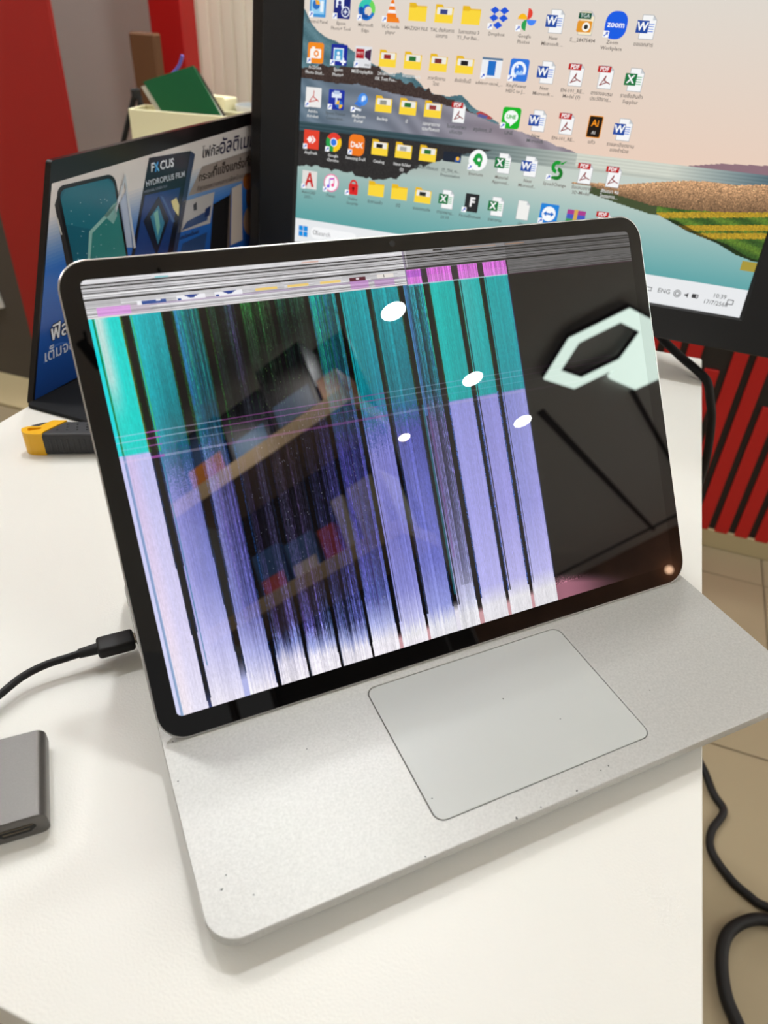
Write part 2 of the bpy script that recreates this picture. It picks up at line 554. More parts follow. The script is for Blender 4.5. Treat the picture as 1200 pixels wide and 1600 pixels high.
cb = thing('open_box', 'cream card box with a green book leaning out of it', 'box', (-0.881, 1.152, 0.72), math.radians(9.6))
hh = 0.1372
obj('bottom', box(0, 0.215, 0, 0.068, 0, 0.003), M_box, cb)
obj('front_side', box(0, 0.215, 0, 0.004, 0.003, hh, 0.001, 1), M_box, cb)
obj('back_side', box(0, 0.215, 0.064, 0.068, 0.003, hh, 0.001, 1), M_box, cb)
obj('left_side', box(0, 0.004, 0.004, 0.064, 0.003, hh, 0.001, 1), M_box, cb)
obj('right_side', box(0.211, 0.215, 0.004, 0.064, 0.003, hh, 0.001, 1), M_box, cb)

bk = thing('green_book', 'dark green hardcover book leaning in the cream box', 'book', (-0.76, 1.215, 0.724))
def plate(pts, y0, y1, dx=0, dz=0):
    a = [(x + 0.76 + dx, y0, z - 0.724 + dz) for x, z in pts]
    b = [(x + 0.76 + dx, y1, z - 0.724 + dz) for x, z in pts]
    return hull8(a, b)
bpts = [(-.878, .897), (-.766, .93), (-.684, .805), (-.735, .727), (-.757, .727)]
obj('front_cover', plate(bpts, -0.012, -0.009), M_green, bk)
obj('page_block', plate([(-.886, .888), (-.772, .921), (-.688, .803), (-.738, .728), (-.768, .728)], -0.009, 0.006), M_paper, bk)
obj('back_cover', plate([(-.891, .888), (-.772, .925), (-.682, .803), (-.734, .727), (-.772, .727)], 0.006, 0.009), M_black, bk)
rb = obj('ribbon', tube([(-.838, 1.232, .86), (-.834, 1.232, .905), (-.822, 1.232, .918), (-.812, 1.23, .927), (-.803, 1.228, .942)], 0.003, 8), M_blueclip)
tag(rb, 'thin blue and violet ribbon sticking up behind the green book', 'ribbon')

sb = thing('small_box', 'small cream carton standing behind the green book', 'box', (-0.832, 1.375, 0.72))
obj('carton', box(-0.03, 0.035, -0.025, 0.025, 0, 0.142, 0.002, 1), M_box, sb)
obj('flap', box(-0.03, 0.035, -0.027, -0.0255, 0.10, 0.146, 0.0005, 1), M_box, sb)

cup = thing('paper_cup', 'pale blue cup with white rim beside the monitor edge', 'cup', (-0.752, 1.392, 0.72))
bm = bmesh.new(); lathe_into(bm, [(0.027, 0), (0.037, 0.121), (0.035, 0.121), (0.026, 0.004)], 28, cap=True)
obj('cup_body', from_bm(bm), M_cup, cup, True)
bm = bmesh.new(); lathe_into(bm, [(0.0375, 0.121), (0.0392, 0.125), (0.0385, 0.132), (0.0362, 0.132), (0.0358, 0.122)], 28, cap=False)
obj('rim', from_bm(bm), M_white, cup, True)

bb = obj('cardboard_sheet', box(-1.20, -1.128, 1.60, 1.63, 0, 0.948, 0.004, 1), M_brown)
tag(bb, 'brown cardboard slab standing upright in front of the red post', 'cardboard')
es = thing('folding_stand', 'black folding stand with thin legs left of the cream box', 'stand', (-1.066, 1.42, 0))
obj('leg', tube([(0, 0, .845), (-.40, -0.02, 0.012)], 0.006, 10, smoothed=False), M_rubber, es)
obj('leg', tube([(0.008, 0, .84), (0.25, 0.04, 0.0)], 0.006, 10, smoothed=False), M_rubber, es)
obj('leg', tube([(0.004, 0.01, .84), (-.12, 0.05, 0.0)], 0.006, 10, smoothed=False), M_rubber, es)
obj('cross_bar', tube([(-.185, -0.010, .46), (.11, 0.02, .46)], 0.006, 8, smoothed=False), M_rubber, es)
obj('hinge', box(-.006, .010, -.008, .012, .835, .856, .003, 1), M_rubber, es)

# ------------------------------------------------------------------ table
TB = thing('table', 'white laminate table carrying the laptop and monitor', 'table', (-0.1, 0.33, 0))
def tb(p): return (p[0] + 0.1, p[1] - 0.33)
corners = [(-0.386, -0.0405), (0.1790, -0.0405), (0.1645, 0.708), (-0.3845, 0.708)]
def rounded_poly(pts, r, n=6):
    out = []
    for i, p in enumerate(pts):
        a = Vector(pts[i - 1]) - Vector(p); b = Vector(pts[(i + 1) % len(pts)]) - Vector(p)
        a.normalize(); b.normalize()
        p0 = Vector(p) + a * r; p1 = Vector(p) + b * r
        for k in range(n + 1):
            t = k / n
            out.append(tuple((1 - t) ** 2 * p0 + 2 * t * (1 - t) * Vector(p) + t * t * p1))
    return out
obj('tabletop', prism([tb(p) for p in rounded_poly(corners, 0.004)], 0.7265, 0.75, bevel=0.0008), M_table, TB)
obj('apron', box(-0.25, 0.23, -0.33, 0.34, 0.68, 0.7265), M_edge, TB)
for (x, y) in ((-0.24, -0.32), (0.22, -0.32), (-0.24, 0.33), (0.22, 0.33)):
    obj('leg', box(x - .02, x + .02, y - .02, y + .02, 0, 0.70, .002, 1), M_grey_metal, TB)

# ------------------------------------------------------------------ laptop
LW, LD = 0.3233, 0.2283
DT = 0.014                                  # height of the deck above the table
lap = thing('laptop', 'silver convertible laptop with a broken striped screen', 'laptop', (0, 0, 0.75), math.radians(45.3))
TX, TY0, TY1 = 0.0601, 0.0122, 0.0925
pad_hole = rrect(LW / 2 - TX, LW / 2 + TX, TY0, TY1, 0.0052, 8)
deck = obj('deck', prism(rrect(0, LW, 0, LD, 0.0135, 12), 0.008, DT, [pad_hole[::-1]], bevel=0.0004), M_alu, lap)
obj('touchpad', prism(rrect(LW / 2 - TX + .0005, LW / 2 + TX - .0005, TY0 + .0005, TY1 - .0005, 0.0048, 8), 0.0095, DT - 0.00012, bevel=0.00012), M_pad, lap)
obj('touchpad_well', prism(rrect(LW / 2 - TX - .002, LW / 2 + TX + .002, TY0 - .002, TY1 + .002, 0.006, 6), 0.0083, 0.0094), M_hole, lap)
obj('lower_chassis', prism(rrect(0.014, LW - 0.014, 0.016, LD - 0.008, 0.012, 8), 0.0016, 0.008, bevel=0.0006), M_alu_dark, lap)
for y in (0.03, 0.19):
    obj('rubber_foot', box(0.03, LW - 0.03, y, y + 0.008, 0, 0.0016, 0.0005, 1), M_rubber, lap)
# keyboard behind the leaning screen
obj('keyboard_well', box(0.02, LW - 0.02, 0.118, 0.212, DT - 0.0002, DT + 0.0002), M_hole, lap)
key_me = box(0, 0.0165, 0, 0.0160, 0, 0.0012, 0.0004, 1)
key_me.materials.append(M_key)
for r in range(5):
    for c in range(15):
        k = bpy.data.objects.new('key', key_me)
        link(k, lap)
        k.location = (0.0235 + 0.0185 * c, 0.121 + 0.0182 * r, DT + 0.0003)
# dents and dirt specks along the deck edges
for k, (x, y, r) in enumerate(((0.012, 0.026, .0005), (0.009, 0.021, .0007), (0.02, 0.014, .0004), (0.135, 0.001, .0008), (0.148, 0.0012, .0005), (0.168, .0016, .0007), (0.09, 0.0011, .0005), (0.185, 0.006, .0005), (0.19, 0.0065, .0005), (0.003, 0.076, .0005), (.005, .098, .0004), (.006, .118, .0006), (.105, .024, .0004), (.24, .035, .0004), (.062, .07, .0004), (.165, .06, .0005), (.185, .038, .0004))):
    h = DT + (0.0001 if not (LW / 2 - TX < x < LW / 2 + TX and TY0 < y < TY1) else -0.00002)
    pts = [(x + r * random.uniform(.4, 1) * math.cos(2 * math.pi * i / 7), y + r * random.uniform(.4, 1) * math.sin(2 * math.pi * i / 7)) for i in range(7)]
    obj('dirt_speck', prism(pts, h - .0001, h), M_hole, lap)

TH = 1.02174
CT, ST = math.cos(TH), math.sin(TH)
YS, ZS = 0.09406, DT - 0.00374
def lid(x, v, w):                            # x across, v up the lid, w out of the glass
    return (x, YS + v * CT - w * ST, ZS + v * ST + w * CT)
V0, V1 = 0.0052, 0.2283
def lid_loft(levels, n=10):
    bm = bmesh.new(); prev = None
    for inset, w in levels:
        loop = rrect(inset, LW - inset, V0 + inset, V1 - inset, 0.0135 - inset * .5, n)
        ring = [bm.verts.new(lid(x, v, w)) for x, v in loop]
        if prev:
            for i in range(len(ring)):
                bm.faces.new((prev[i], prev[(i + 1) % len(ring)], ring[(i + 1) % len(ring)], ring[i]))
        else:
            bm.faces.new(ring)
        prev = ring
    bm.faces.new(prev[::-1])
    return from_bm(bm)
lid_o = obj('screen_lid', lid_loft([(0.0004, -0.0002), (0.0, -0.0006), (0.0, -0.0011), (0.0008, -0.0022), (0.0030, -0.0042), (0.0036, -0.0044)]), M_alu_edge, lap)
obj('cover_glass', lid_loft([(0.0011, 0.0), (0.0008, -0.0001), (0.0006, -0.0003)]), M_glass, lid_o)
AW, AH, AB = 0.3043, 0.2029, 0.01654
ax0 = (LW - AW) / 2

# --- picture on the broken panel
NU = 760
ue = np.linspace(0, 1, NU + 1)
ve = np.concatenate([np.linspace(0, 0.09, 91), np.linspace(0.09, 1, 330)[1:]])
U = (ue[:-1] + ue[1:]) / 2
V = (ve[:-1] + ve[1:]) / 2
UU, VV = np.meshgrid(U, V)
img = np.zeros((len(V), NU, 3))
img[:] = (7, 6, 7)
gaps = np.array([0.0513, 0.1115, 0.1646, 0.2182, 0.2747, 0.3322, 0.3862, 0.4403, 0.5008, 0.5495, 0.609, 0.661, 0.716])
edges = np.concatenate([[0], gaps])
WH = (240, 234, 243); WG = (226, 224, 229)
# every band: (height, left colour, right colour) down the panel, then streak strength
bands = [
 ([(.085, (198, 228, 222), (30, 210, 203)), (.22, (176, 226, 220), (28, 212, 205)), (.31, (40, 216, 206), (24, 208, 200)), (.384, (26, 214, 204), (24, 206, 198)), (.389, (208, 190, 240), (186, 186, 240)), (.6, (222, 205, 242), (204, 198, 242)), (.8, (238, 222, 246), (214, 207, 244)), (1, (247, 236, 246), (230, 225, 245))], .03),
 ([(.085, (28, 190, 200), (24, 150, 160)), (.25, (24, 178, 190), (18, 112, 122)), (.36, (40, 160, 180), (16, 78, 86)), (.42, (90, 130, 186), (26, 52, 90)), (.5, (148, 146, 220), (80, 88, 168)), (.7, (164, 162, 230), (108, 116, 196)), (.85, (200, 196, 245), (170, 172, 232)), (1, WH, (226, 221, 244))], .10),
 ([(.085, (40, 150, 176), (14, 70, 70)), (.25, (34, 122, 150), (14, 54, 62)), (.37, (26, 92, 112), (12, 42, 56)), (.45, (104, 110, 182), (36, 40, 84)), (.6, (118, 116, 194), (50, 50, 112)), (.8, (128, 132, 208), (66, 72, 146)), (.9, (182, 184, 238), (150, 156, 222)), (1, (245, 240, 246), (238, 230, 244))], .26),
 ([(.085, (18, 52, 34), (36, 40, 62)), (.2, (22, 34, 30), (28, 28, 42)), (.36, (18, 20, 22), (20, 18, 22)), (.46, (30, 28, 50), (24, 22, 34)), (.7, (32, 30, 58), (30, 26, 46)), (.85, (48, 46, 92), (60, 50, 102)), (.905, (116, 128, 196), (112, 122, 190)), (.945, (226, 222, 242), (222, 216, 240)), (1, WH, WH)], .60),
 ([(.085, (22, 66, 30), (34, 54, 36)), (.14, (20, 36, 24), (24, 34, 26)), (.28, (15, 16, 15), (16, 16, 16)), (.5, (22, 20, 28), (24, 22, 32)), (.78, (30, 28, 52), (34, 30, 58)), (.88, (56, 48, 104), (50, 66, 110)), (.925, (146, 156, 214), (140, 150, 212)), (.955, (230, 226, 242), (230, 226, 242)), (1, WH, WH)], .65),
 ([(.085, (20, 88, 66), (24, 48, 36)), (.14, (18, 44, 34), (20, 28, 26)), (.28, (15, 17, 17), (18, 20, 22)), (.5, (24, 22, 36), (40, 38, 88)), (.78, (38, 40, 84), (46, 48, 108)), (.89, (78, 88, 158), (66, 70, 140)), (.935, (160, 170, 224), (150, 158, 220)), (.965, (234, 230, 243), (232, 228, 243)), (1, WH, WH)], .55),
 ([(.085, (20, 130, 130), (22, 112, 120)), (.2, (20, 86, 84), (24, 90, 104)), (.36, (20, 58, 66), (34, 68, 98)), (.46, (40, 40, 96), (60, 60, 134)), (.7, (42, 44, 106), (64, 68, 148)), (.85, (74, 82, 160), (96, 106, 188)), (.92, (166, 174, 232), (176, 182, 236)), (.965, (236, 232, 243), (238, 234, 243)), (1, WH, WH)], .32),
 ([(.085, (16, 160, 166), (12, 148, 158)), (.36, (14, 130, 142), (16, 112, 138)), (.43, (86, 104, 184), (92, 98, 184)), (.5, (136, 134, 214), (120, 120, 204)), (.7, (120, 121, 206), (104, 107, 197)), (.85, (138, 140, 220), (132, 134, 216)), (.93, (190, 190, 240), (190, 190, 240)), (.97, (236, 234, 240), (236, 234, 240)), (1, WH, WH)], .10),
 ([(.085, (16, 146, 154), (14, 130, 140)), (.36, (14, 112, 126), (12, 92, 112)), (.44, (76, 82, 168), (60, 66, 150)), (.6, (102, 106, 192), (78, 85, 174)), (.8, (112, 117, 202), (100, 105, 194)), (.92, (150, 156, 226), (140, 148, 222)), (.965, (226, 226, 237), (222, 222, 236)), (1, WG, WG)], .13),
 ([(.085, (56, 146, 176), (14, 122, 114)), (.36, (40, 112, 142), (10, 74, 86)), (.44, (122, 114, 188), (52, 52, 88)), (.65, (128, 122, 196), (74, 76, 118)), (.82, (156, 153, 216), (116, 118, 172)), (.92, (198, 197, 234), (186, 190, 222)), (.96, (224, 223, 230), (222, 222, 230)), (1, WG, WG)], .40),
 ([(.085, (12, 180, 174), (10, 166, 164)), (.391, (10, 162, 162), (10, 152, 156)), (.395, (134, 136, 212), (142, 142, 220)), (.7, (154, 152, 226), (158, 156, 230)), (.9, (174, 171, 236), (178, 175, 238)), (.955, (224, 222, 232), (224, 222, 232)), (1, WG, WG)], .045),
 ([(.085, (74, 180, 178), (16, 168, 168)), (.391, (22, 158, 162), (14, 150, 158)), (.395, (128, 130, 204), (144, 142, 220)), (.7, (146, 143, 220), (154, 150, 228)), (.9, (176, 172, 232), (182, 178, 238)), (.955, (226, 224, 231), (226, 224, 231)), (1, WG, WG)], .06),
 ([(.085, (18, 160, 162), (14, 160, 166)), (.391, (14, 142, 152), (14, 144, 158)), (.395, (122, 128, 202), (142, 144, 218)), (.7, (138, 140, 214), (152, 150, 226)), (.9, (176, 174, 234), (184, 180, 240)), (.955, (226, 224, 231), (226, 224, 231)), (1, WG, WG)], .06)]
colnoise = rng.normal(0, 1, NU)
colnoise2 = rng.normal(0, 1, NU)
colwide = np.convolve(rng.normal(0, 1, NU + 20), np.ones(7) / 7, 'same')[10:-10] * 2.2
cell = rng.normal(0, 1, img.shape[:2])
cellv = cell * .55 + .45 * (np.roll(cell, 1, 0) + np.roll(cell, 2, 0)) * .7
for i, (prof, ns) in enumerate(bands):
    idx = np.where((U >= edges[i]) & (U < edges[i + 1]))[0]
    t = (U[idx] - edges[i]) / (edges[i + 1] - edges[i])
    if i == 0:
        t = np.clip((t - .30) / .28, 0, 1)
    pv = np.array([q[0] for q in prof])
    hard = i in (0, 10, 11, 12)
    jit = (0.0 if hard else .006) * colnoise[idx] + (.006 * ns) * colnoise2[idx]
    low = VV[:, idx] + jit[None, :] * (VV[:, idx] > .42) + (0 if hard else .018) * cell[:, idx] * ((VV[:, idx] > .36) & (VV[:, idx] < .52))
    c = np.zeros((len(V), len(idx), 3))
    for ch in range(3):
        L = np.interp(low, pv, [q[1][ch] for q in prof])
        Rr = np.interp(low, pv, [q[2][ch] for q in prof])
        c[..., ch] = L * (1 - t) + Rr * t
    bright = np.clip((c.mean(-1) - 80) / 90, 0, 1)
    amp = ns * (1 - .92 * bright) + .026
    c *= np.clip(1 + amp * (.5 * colnoise[idx] + .6 * colwide[idx])[None, :], .35, 1.8)[..., None]
    c *= np.clip(1 + (amp * .45 + .015) * cellv[:, idx], .35, 2.0)[..., None]
    if ns > .2:
        g = np.clip(colnoise2[idx], -1.4, 1.4)[None, :, None] * (1 - bright)[..., None]
        hi = (VV[:, idx] < .3)[..., None]
        c *= np.where(hi, 1 + g * np.array((-.12, .15, -.05)), 1 + g * np.array((.06, -.04, .03)))
    img[:, idx] = c
# the lower colours are a little greyer on this panel
lowm = ((VV > .39) & (UU < .716))[..., None]
img = np.where(lowm, img * .88 + img.mean(-1, keepdims=True) * .12, img)
# speckles
sp = rng.random(img.shape[:2])
m_ = (sp > .992) & (UU > .11) & (UU < .42) & (VV > .09) & (VV < .86)
colsp = np.where((VV < .36)[..., None], np.array((104, 140, 76)), np.array((160, 162, 180)))
img[m_] = (img[m_] * .55 + colsp[m_] * .45)
m_ = (sp < .06) & (UU > .16) & (UU < .34) & (VV > .085) & (VV < .20)
img[m_] = img[m_] * .6 + np.array((40, 90, 44)) * .42
# dark gaps between the bands
gw = [.0068, .0075, .0058, .0055, .0056, .005, .0052, .0040, .0058, .0066, .0052, .0052, .0]
for i, g in enumerate(gaps[:-1]):
    d = (UU - g)
    w = gw[i] * (1.25 if i in (1, 2) else 1) * np.ones_like(VV)
    if i in (0, 1):
        w = w * np.clip(1.0 - (VV - .55) * 1.2, .42, 1)
    if i in (2, 3, 4, 5):
        w = w * np.clip(1.0 - (VV - .75) * 2.2, .45, 1)
    core = np.abs(d) < w * .66
    ed = (np.abs(d) < w) & ~core
    base = np.zeros(img.shape) + (9, 7, 9)
    if i >= 6:
        pk = np.clip((VV - (.955 - .002 * (i - 6))) / .02, 0, 1)[..., None]
        if i == 8:
            pk = np.clip((VV - .915) / .03, 0, 1)[..., None]
            base = base * (1 - pk) + np.array((226, 222, 234)) * pk
        else:
            base = base * (1 - pk) + np.array((202, 154, 160)) * pk
    if i in (0, 1):
        pk = np.clip((VV - (.95 if i == 0 else .90)) / .06, 0, 1)[..., None]
        base = base * (1 - pk) + np.array((60, 76, 140) if i == 0 else (176, 180, 230)) * pk
    base = base + (np.clip(cell, 0, 3) * (5 if i < 9 else 2))[..., None]
    img[core] = base[core]
    hi = VV < .39
    lowc = np.array((16, 34, 66)) if i not in (9, 10, 11) else np.array((44, 70, 130))
    eg = np.where(hi[..., None], np.array((20, 54, 22)), lowc) * np.clip(1 + .35 * cell, .3, 1.8)[..., None]
    bo = VV > (2 if i < 6 else .93)
    if i in (0, 1):
        eg = eg * (1 - pk) + base * pk
    if i in (3, 4, 5):
        eg = eg * .45 + img * .3
    img[ed & ~bo] = eg[ed & ~bo]
    if i in (6, 7, 8, 10, 11):
        hl = np.abs(d - w * 1.5) < .0010
        img[hl & ~bo] *= .35
    if i == 0:
        hl = (np.abs(d + .0075) < .0009) & (VV < .39)
        img[hl] = (104, 124, 24)
        hl = (np.abs(d - .0085) < .0009) & (VV < .39)
        img[hl] = (60, 190, 70)
        hl = (np.abs(d - .0085) < .0010) & (VV > .39) & (VV < .9)
        img[hl] = (44, 130, 170)
# thin lines at the left border
for u0, hw0, col_hi, col_lo in ((.0025, .0022, (20, 214, 220), (196, 204, 246)), (.0062, .0012, (16, 130, 74), (84, 126, 176)), (.0088, .0010, (70, 206, 190), (104, 150, 196))):
    hl = np.abs(UU - u0) < hw0
    img[hl & (VV < .386)] = col_hi
    k_ = hl & (VV >= .386)
    img[k_] = img[k_] * .35 + np.array(col_lo) * .65
# single columns of the band right of the middle
b9 = (UU > .507) & (UU < .512) & (VV < .42)
img[b9] = img[b9] * .4 + np.array((76, 130, 206)) * .6
b9 = (UU > .513) & (UU < .5155) & (VV > .39) & (VV < .8)
img[b9] = img[b9] * .6 + np.array((150, 76, 160)) * .4
b9 = (UU > .503) & (UU < .5065) & (VV > .39) & (VV < .9)
img[b9] = img[b9] * .4 + np.array((44, 140, 160)) * .6
b9 = (UU > .52) & (UU < .545) & (VV > .09) & (VV < .88)
stp = (np.sin(UU * 2600) > .3) & b9
img[stp] *= .55
# horizontal defect lines
def hline(v, u0, u1, col, a, h=.0016):
    k_ = (np.abs(VV - v) < h) & (UU > u0) & (UU < u1)
    img[k_] = img[k_] * (1 - a) + np.array(col) * a
for v, a in ((.343, .75), (.3565, .8), (.3745, .5), (.400, .6)):
    hline(v, 0.0, .16, (226, 206, 240), a * .55)
    hline(v, .045, .065, (176, 60, 176), a)
    hline(v, .16, .44, (142, 70, 142), a * .8)
    hline(v, .44, .716, (176, 170, 206), a * .5)
    hline(v, .716, .92, (76, 40, 76), a * .5)
# damaged strip along the top
rows = len(V)
topv = np.where(UU < .515, .0835, np.where(UU < .718, .0475, .083))
topm = VV < topv
rowb = np.array([rng.choice([232, 214, 186, 140, 164, 196, 220, 112]) for r in range(rows)], float)
for dv in (.0115, .0185, .030, .0445):
    rowb[np.abs(V - dv) < .0012] = 16
rowb[V < .008] = 218
rowb[(V > .0335) & (V < .036)] = 238
rowb[(V > .0465) & (V < .060)] = 198
rowb[(V > .070)] = np.where(rng.random((V > .070).sum()) > .5, 216, 120)
stre = np.convolve(rng.normal(0, 1, NU + 60), np.ones(40) / 40, 'same')[30:-30]
gain = np.where(U < .515, 1.0, np.where(U < .718, .66 - .25 * (U - .515), .50 - .25 * (U - .718)))
rowj = np.repeat(rng.normal(0, 14, (rows, 20)), NU // 20, 1)
tv = (rowb[:, None] + rowj) * gain[None, :] * (1 + .15 * stre[None, :])
for ch, f in enumerate((.99, .985, 1.0)):
    img[..., ch] = np.where(topm, tv * f, img[..., ch])
def patch(u0, u1, v0, v1, col, a=1.0):
    k_ = (UU >= u0) & (UU < u1) & (VV >= v0) & (VV < v1)
    img[k_] = img[k_] * (1 - a) + np.array(col) * a
patch(.015, .062, .061, .081, (224, 144, 230), .75)
patch(.062, .09, .061, .081, (190, 170, 190), .5)
patch(.09, .515, .0625, .067, (120, 84, 140), .35)
patch(.078, .115, .056, .064, (44, 76, 146), .95); patch(.072, .079, .055, .064, (240, 240, 245)); patch(.10, .106, .056, .059, (240, 240, 245))
for u0 in (.130, .188):
    patch(u0, u0 + .044, .053, .063, (240, 240, 245), .95)
    for k in range(5):
        patch(u0 + .012 + .002 * k, u0 + .034 - .002 * k, .053 + .0014 * k, .0544 + .0014 * k, (34, 62, 140))
    patch(u0 + .002, u0 + .007, .059, .063, (40, 76, 150))
for u0 in (.252, .305, .360):
    patch(u0, u0 + .036, .054, .0605, (236, 202, 112), .95)
patch(.412, .441, .052, .061, (84, 18, 40)); patch(.424, .429, .054, .058, (230, 220, 225)); patch(.412, .445, .061, .081, (196, 126, 206), .6)
patch(.462, .492, .051, .0605, (228, 222, 216)); patch(.4735, .4755, .052, .059, (60, 60, 60)); patch(.455, .492, .064, .08, (180, 116, 192), .5)
patch(.105, .125, .006, .009, (70, 190, 200), .6)
patch(.335, .365, .004, .007, (210, 130, 96), .5); patch(.63, .70, .004, .006, (214, 140, 90), .4); patch(.72, .76, .004, .006, (230, 150, 90), .5)
patch(.574, .592, .002, .006, (20, 20, 20))
patch(.0, .515, .0805, .0845, (222, 216, 218), .85)
# magenta heads of the bands right of the split
mg = (UU > .516) & (UU < .716) & (VV >= .0475) & (VV < .084)
mcol = np.array((202, 104, 204))[None, None] * np.clip(1 + .13 * colnoise[None, :, None] + .05 * cell[..., None], .6, 1.22)
img[mg] = mcol[mg]
pk = mg & (VV > .064)
img[pk] = img[pk] * .75 + np.array((220, 160, 220)) * .25
for g in (.5495, .609, .661):
    k_ = mg & (np.abs(UU - g) < .0062)
    img[k_] = (50, 44, 48)
patch(.516, .546, .05, .066, (116, 60, 176), .35)
patch(.516, .716, .0835, .0862, (190, 208, 220), .75)
patch(.5145, .5175, 0, .085, (150, 130, 170), .6); patch(.5195, .5205, 0, .04, (236, 230, 240), .6)
patch(.716, 1, .0835, .0865, (80, 34, 66), .6)
# glow at the foot right of the bands
gm = (UU > .716)
gl = np.exp(-((UU - .735) / .075) ** 2 * .5) * np.clip((VV - .925 - .35 * np.maximum(UU - .735, 0)) / .03, 0, 1)
gl = gl * np.clip(1 + .3 * cell * (VV < .955), .2, 1.6)
img[gm] = (img + gl[..., None] * np.array((150, 96, 112)))[gm]
patch(.714, .7165, .09, .93, (30, 44, 84), .7)
# rounded picture corners
for cu, cv in ((0, 0), (1, 0), (0, 1), (1, 1)):
    ru, rv = .0098, .0148
    du = np.abs(UU - cu) / ru; dv = np.abs(VV - cv) / rv
    img[(du < 1) & (dv < 1) & ((1 - du) ** 2 + (1 - dv) ** 2 > 1)] = (2, 2, 2)
img = np.clip(img, 0, 255)
obj('display', grid_mesh(ue.tolist(), ve.tolist(), img, lambda u, v: lid(ax0 + u * AW, AB + (1 - v) * AH, 0.00015)), M_display, lid_o)
# camera window
obj('webcam', prism([(0, 0)] and [(0.0016 * math.cos(2 * math.pi * i / 16), 0.0016 * math.sin(2 * math.pi * i / 16)) for i in range(16)], 0, 0.0001), M_hole, lid_o).matrix_local = Matrix(((1, 0, 0, LW / 2), (0, CT, -ST, lid(0, .2238, .00006)[1]), (0, ST, CT, lid(0, .2238, .00006)[2]), (0, 0, 0, 1)))
# back panel folded from the middle of the lid to the rear hinge
a0 = Vector(lid(0, .118, -.0048)); a1 = Vector((0, .2235, DT + .004))
dv_ = (a1 - a0).normalized(); nv_ = Vector((0, -dv_.z, dv_.y))
if nv_.z < 0: nv_ = -nv_
x0_, x1_ = 0.0025, LW - 0.0025
A_ = [(x0_, *a0[1:]), (x1_, *a0[1:]), (x1_, *a1[1:]), (x0_, *a1[1:])]
off = nv_ * 0.0035
obj('back_panel', hull8(A_, [(p[0], p[1] + off.y, p[2] + off.z) for p in A_]), M_alu_dark, lap)
obj('hinge_bar', tube([(0.03, .2235, DT + .0042), (LW - .03, .2235, DT + .0042)], 0.0038, 12, smoothed=False), M_alu_dark, lap)
# connector port in the side of the chassis
obj('side_port', box(-.0002, .0006, .1725, .1805, .0093, .0122), M_hole, lap)

# ------------------------------------------------------------------ hub and its cable
hub = thing('hub_adapter', 'dark grey metal hub adapter with a video port', 'adapter', (-0.0955, 0.0212, 0.75), math.radians(42.2))
HB = 0.0135
def lens_profile(x0, x1, r):
    return rrect(x0, x1, 0, HB, r, 6)
prof = rrect(-0.078, 0, 0.0, HB, 0.0042, 6)
bm = bmesh.new(); prev = None
for y, s in ((0.0, .0006), (0.0004, 0.0), (0.0466, 0.0), (0.047, .0006)):
    cxm, czm = -0.039, HB / 2
    ring = [bm.verts.new((cxm + (x - cxm) * (1 - s / .039), y, czm + (z - czm) * (1 - s / .007))) for x, z in prof]
    if prev:
        for i in range(len(ring)):
            bm.faces.new((prev[i], prev[(i + 1) % len(ring)], ring[(i + 1) % len(ring)], ring[i]))
    else:
        bm.faces.new(ring)
    prev = ring
bm.faces.new(prev)
obj('hub_body', from_bm(bm), M_hub, hub, True)
# video port: dark slot with a chamfered outline, and its tongue
slot = [(-.0205, .0085), (-.0058, .0085), (-.0050, .0078), (-.0050, .0066), (-.0078, .0040), (-.0185, .0040), (-.0213, .0066), (-.0213, .0078)]
def xz_plate(pts, y0, y1):
    return hull8([(x, y0, z) for x, z in pts], [(x, y1, z) for x, z in pts])
port = obj('video_port', xz_plate(slot, -0.00015, 0.0012), M_hole, hub)
obj('port_tongue', box(-.0185, -.0078, -.0003, .001, .0059, .0067), M_gold, port)
obj('port_rim', xz_plate([(-.0062, .0089), (-.0200, .0089), (-.0200, .0085), (-.0062, .0085)], -.0004, .0006), M_gold, port)

hc = thing('hub_cable', 'short black cable from the hub to the laptop side', 'cable', (-0.12, 0.117, 0.75))
def hw(p): return (p[0] + 0.12, p[1] - 0.117, p[2] - 0.75)
ca, sa = math.cos(math.radians(45.3)), math.sin(math.radians(45.3))
def lw(x, y, z): return (x * ca - y * sa, x * sa + y * ca, 0.75 + z)
def lap_box(x0, x1, y0, y1, z0, z1, bev):
    me = box(x0, x1, y0, y1, z0, z1, bev, 3)
    me.transform(Matrix.Translation((0.12, -0.117, 0)) @ Matrix.Rotation(math.radians(45.3), 4, 'Z'))
    return me
obj('plug_shell', lap_box(-0.0205, -0.0010, 0.1704, 0.1826, 0.0066, 0.0136, 0.0019), M_cable, hc, True)
obj('plug_tip', lap_box(-0.0011, -0.0002, 0.1732, 0.1798, 0.0094, 0.0121, 0.0007), M_gold, hc)
obj('strain_relief', tube([hw(lw(-.0200, .1766, .0100)), hw(lw(-.0300, .1766, .0098))], lambda t: 0.0032 - .0006 * t, 14, smoothed=False), M_rubber, hc, True)
pts = [lw(-.0290, .1766, .0098), (-.1500, .0990, .7595), (-.1580, .0900, .7590), (-.1640, .0790, .7580), (-.1668, .0640, .7570), (-.1720, .0400, .7565), (-.1900, .0150, .7560), (-.2000, -.0080, .7560), (-.1930, -.0260, .7560), (-.1780, -.0220, .7565), (-.1660, -.0125, .7568)]
obj('cord', tube([hw(p) for p in pts], 0.0021, 12), M_cable, hc, True)

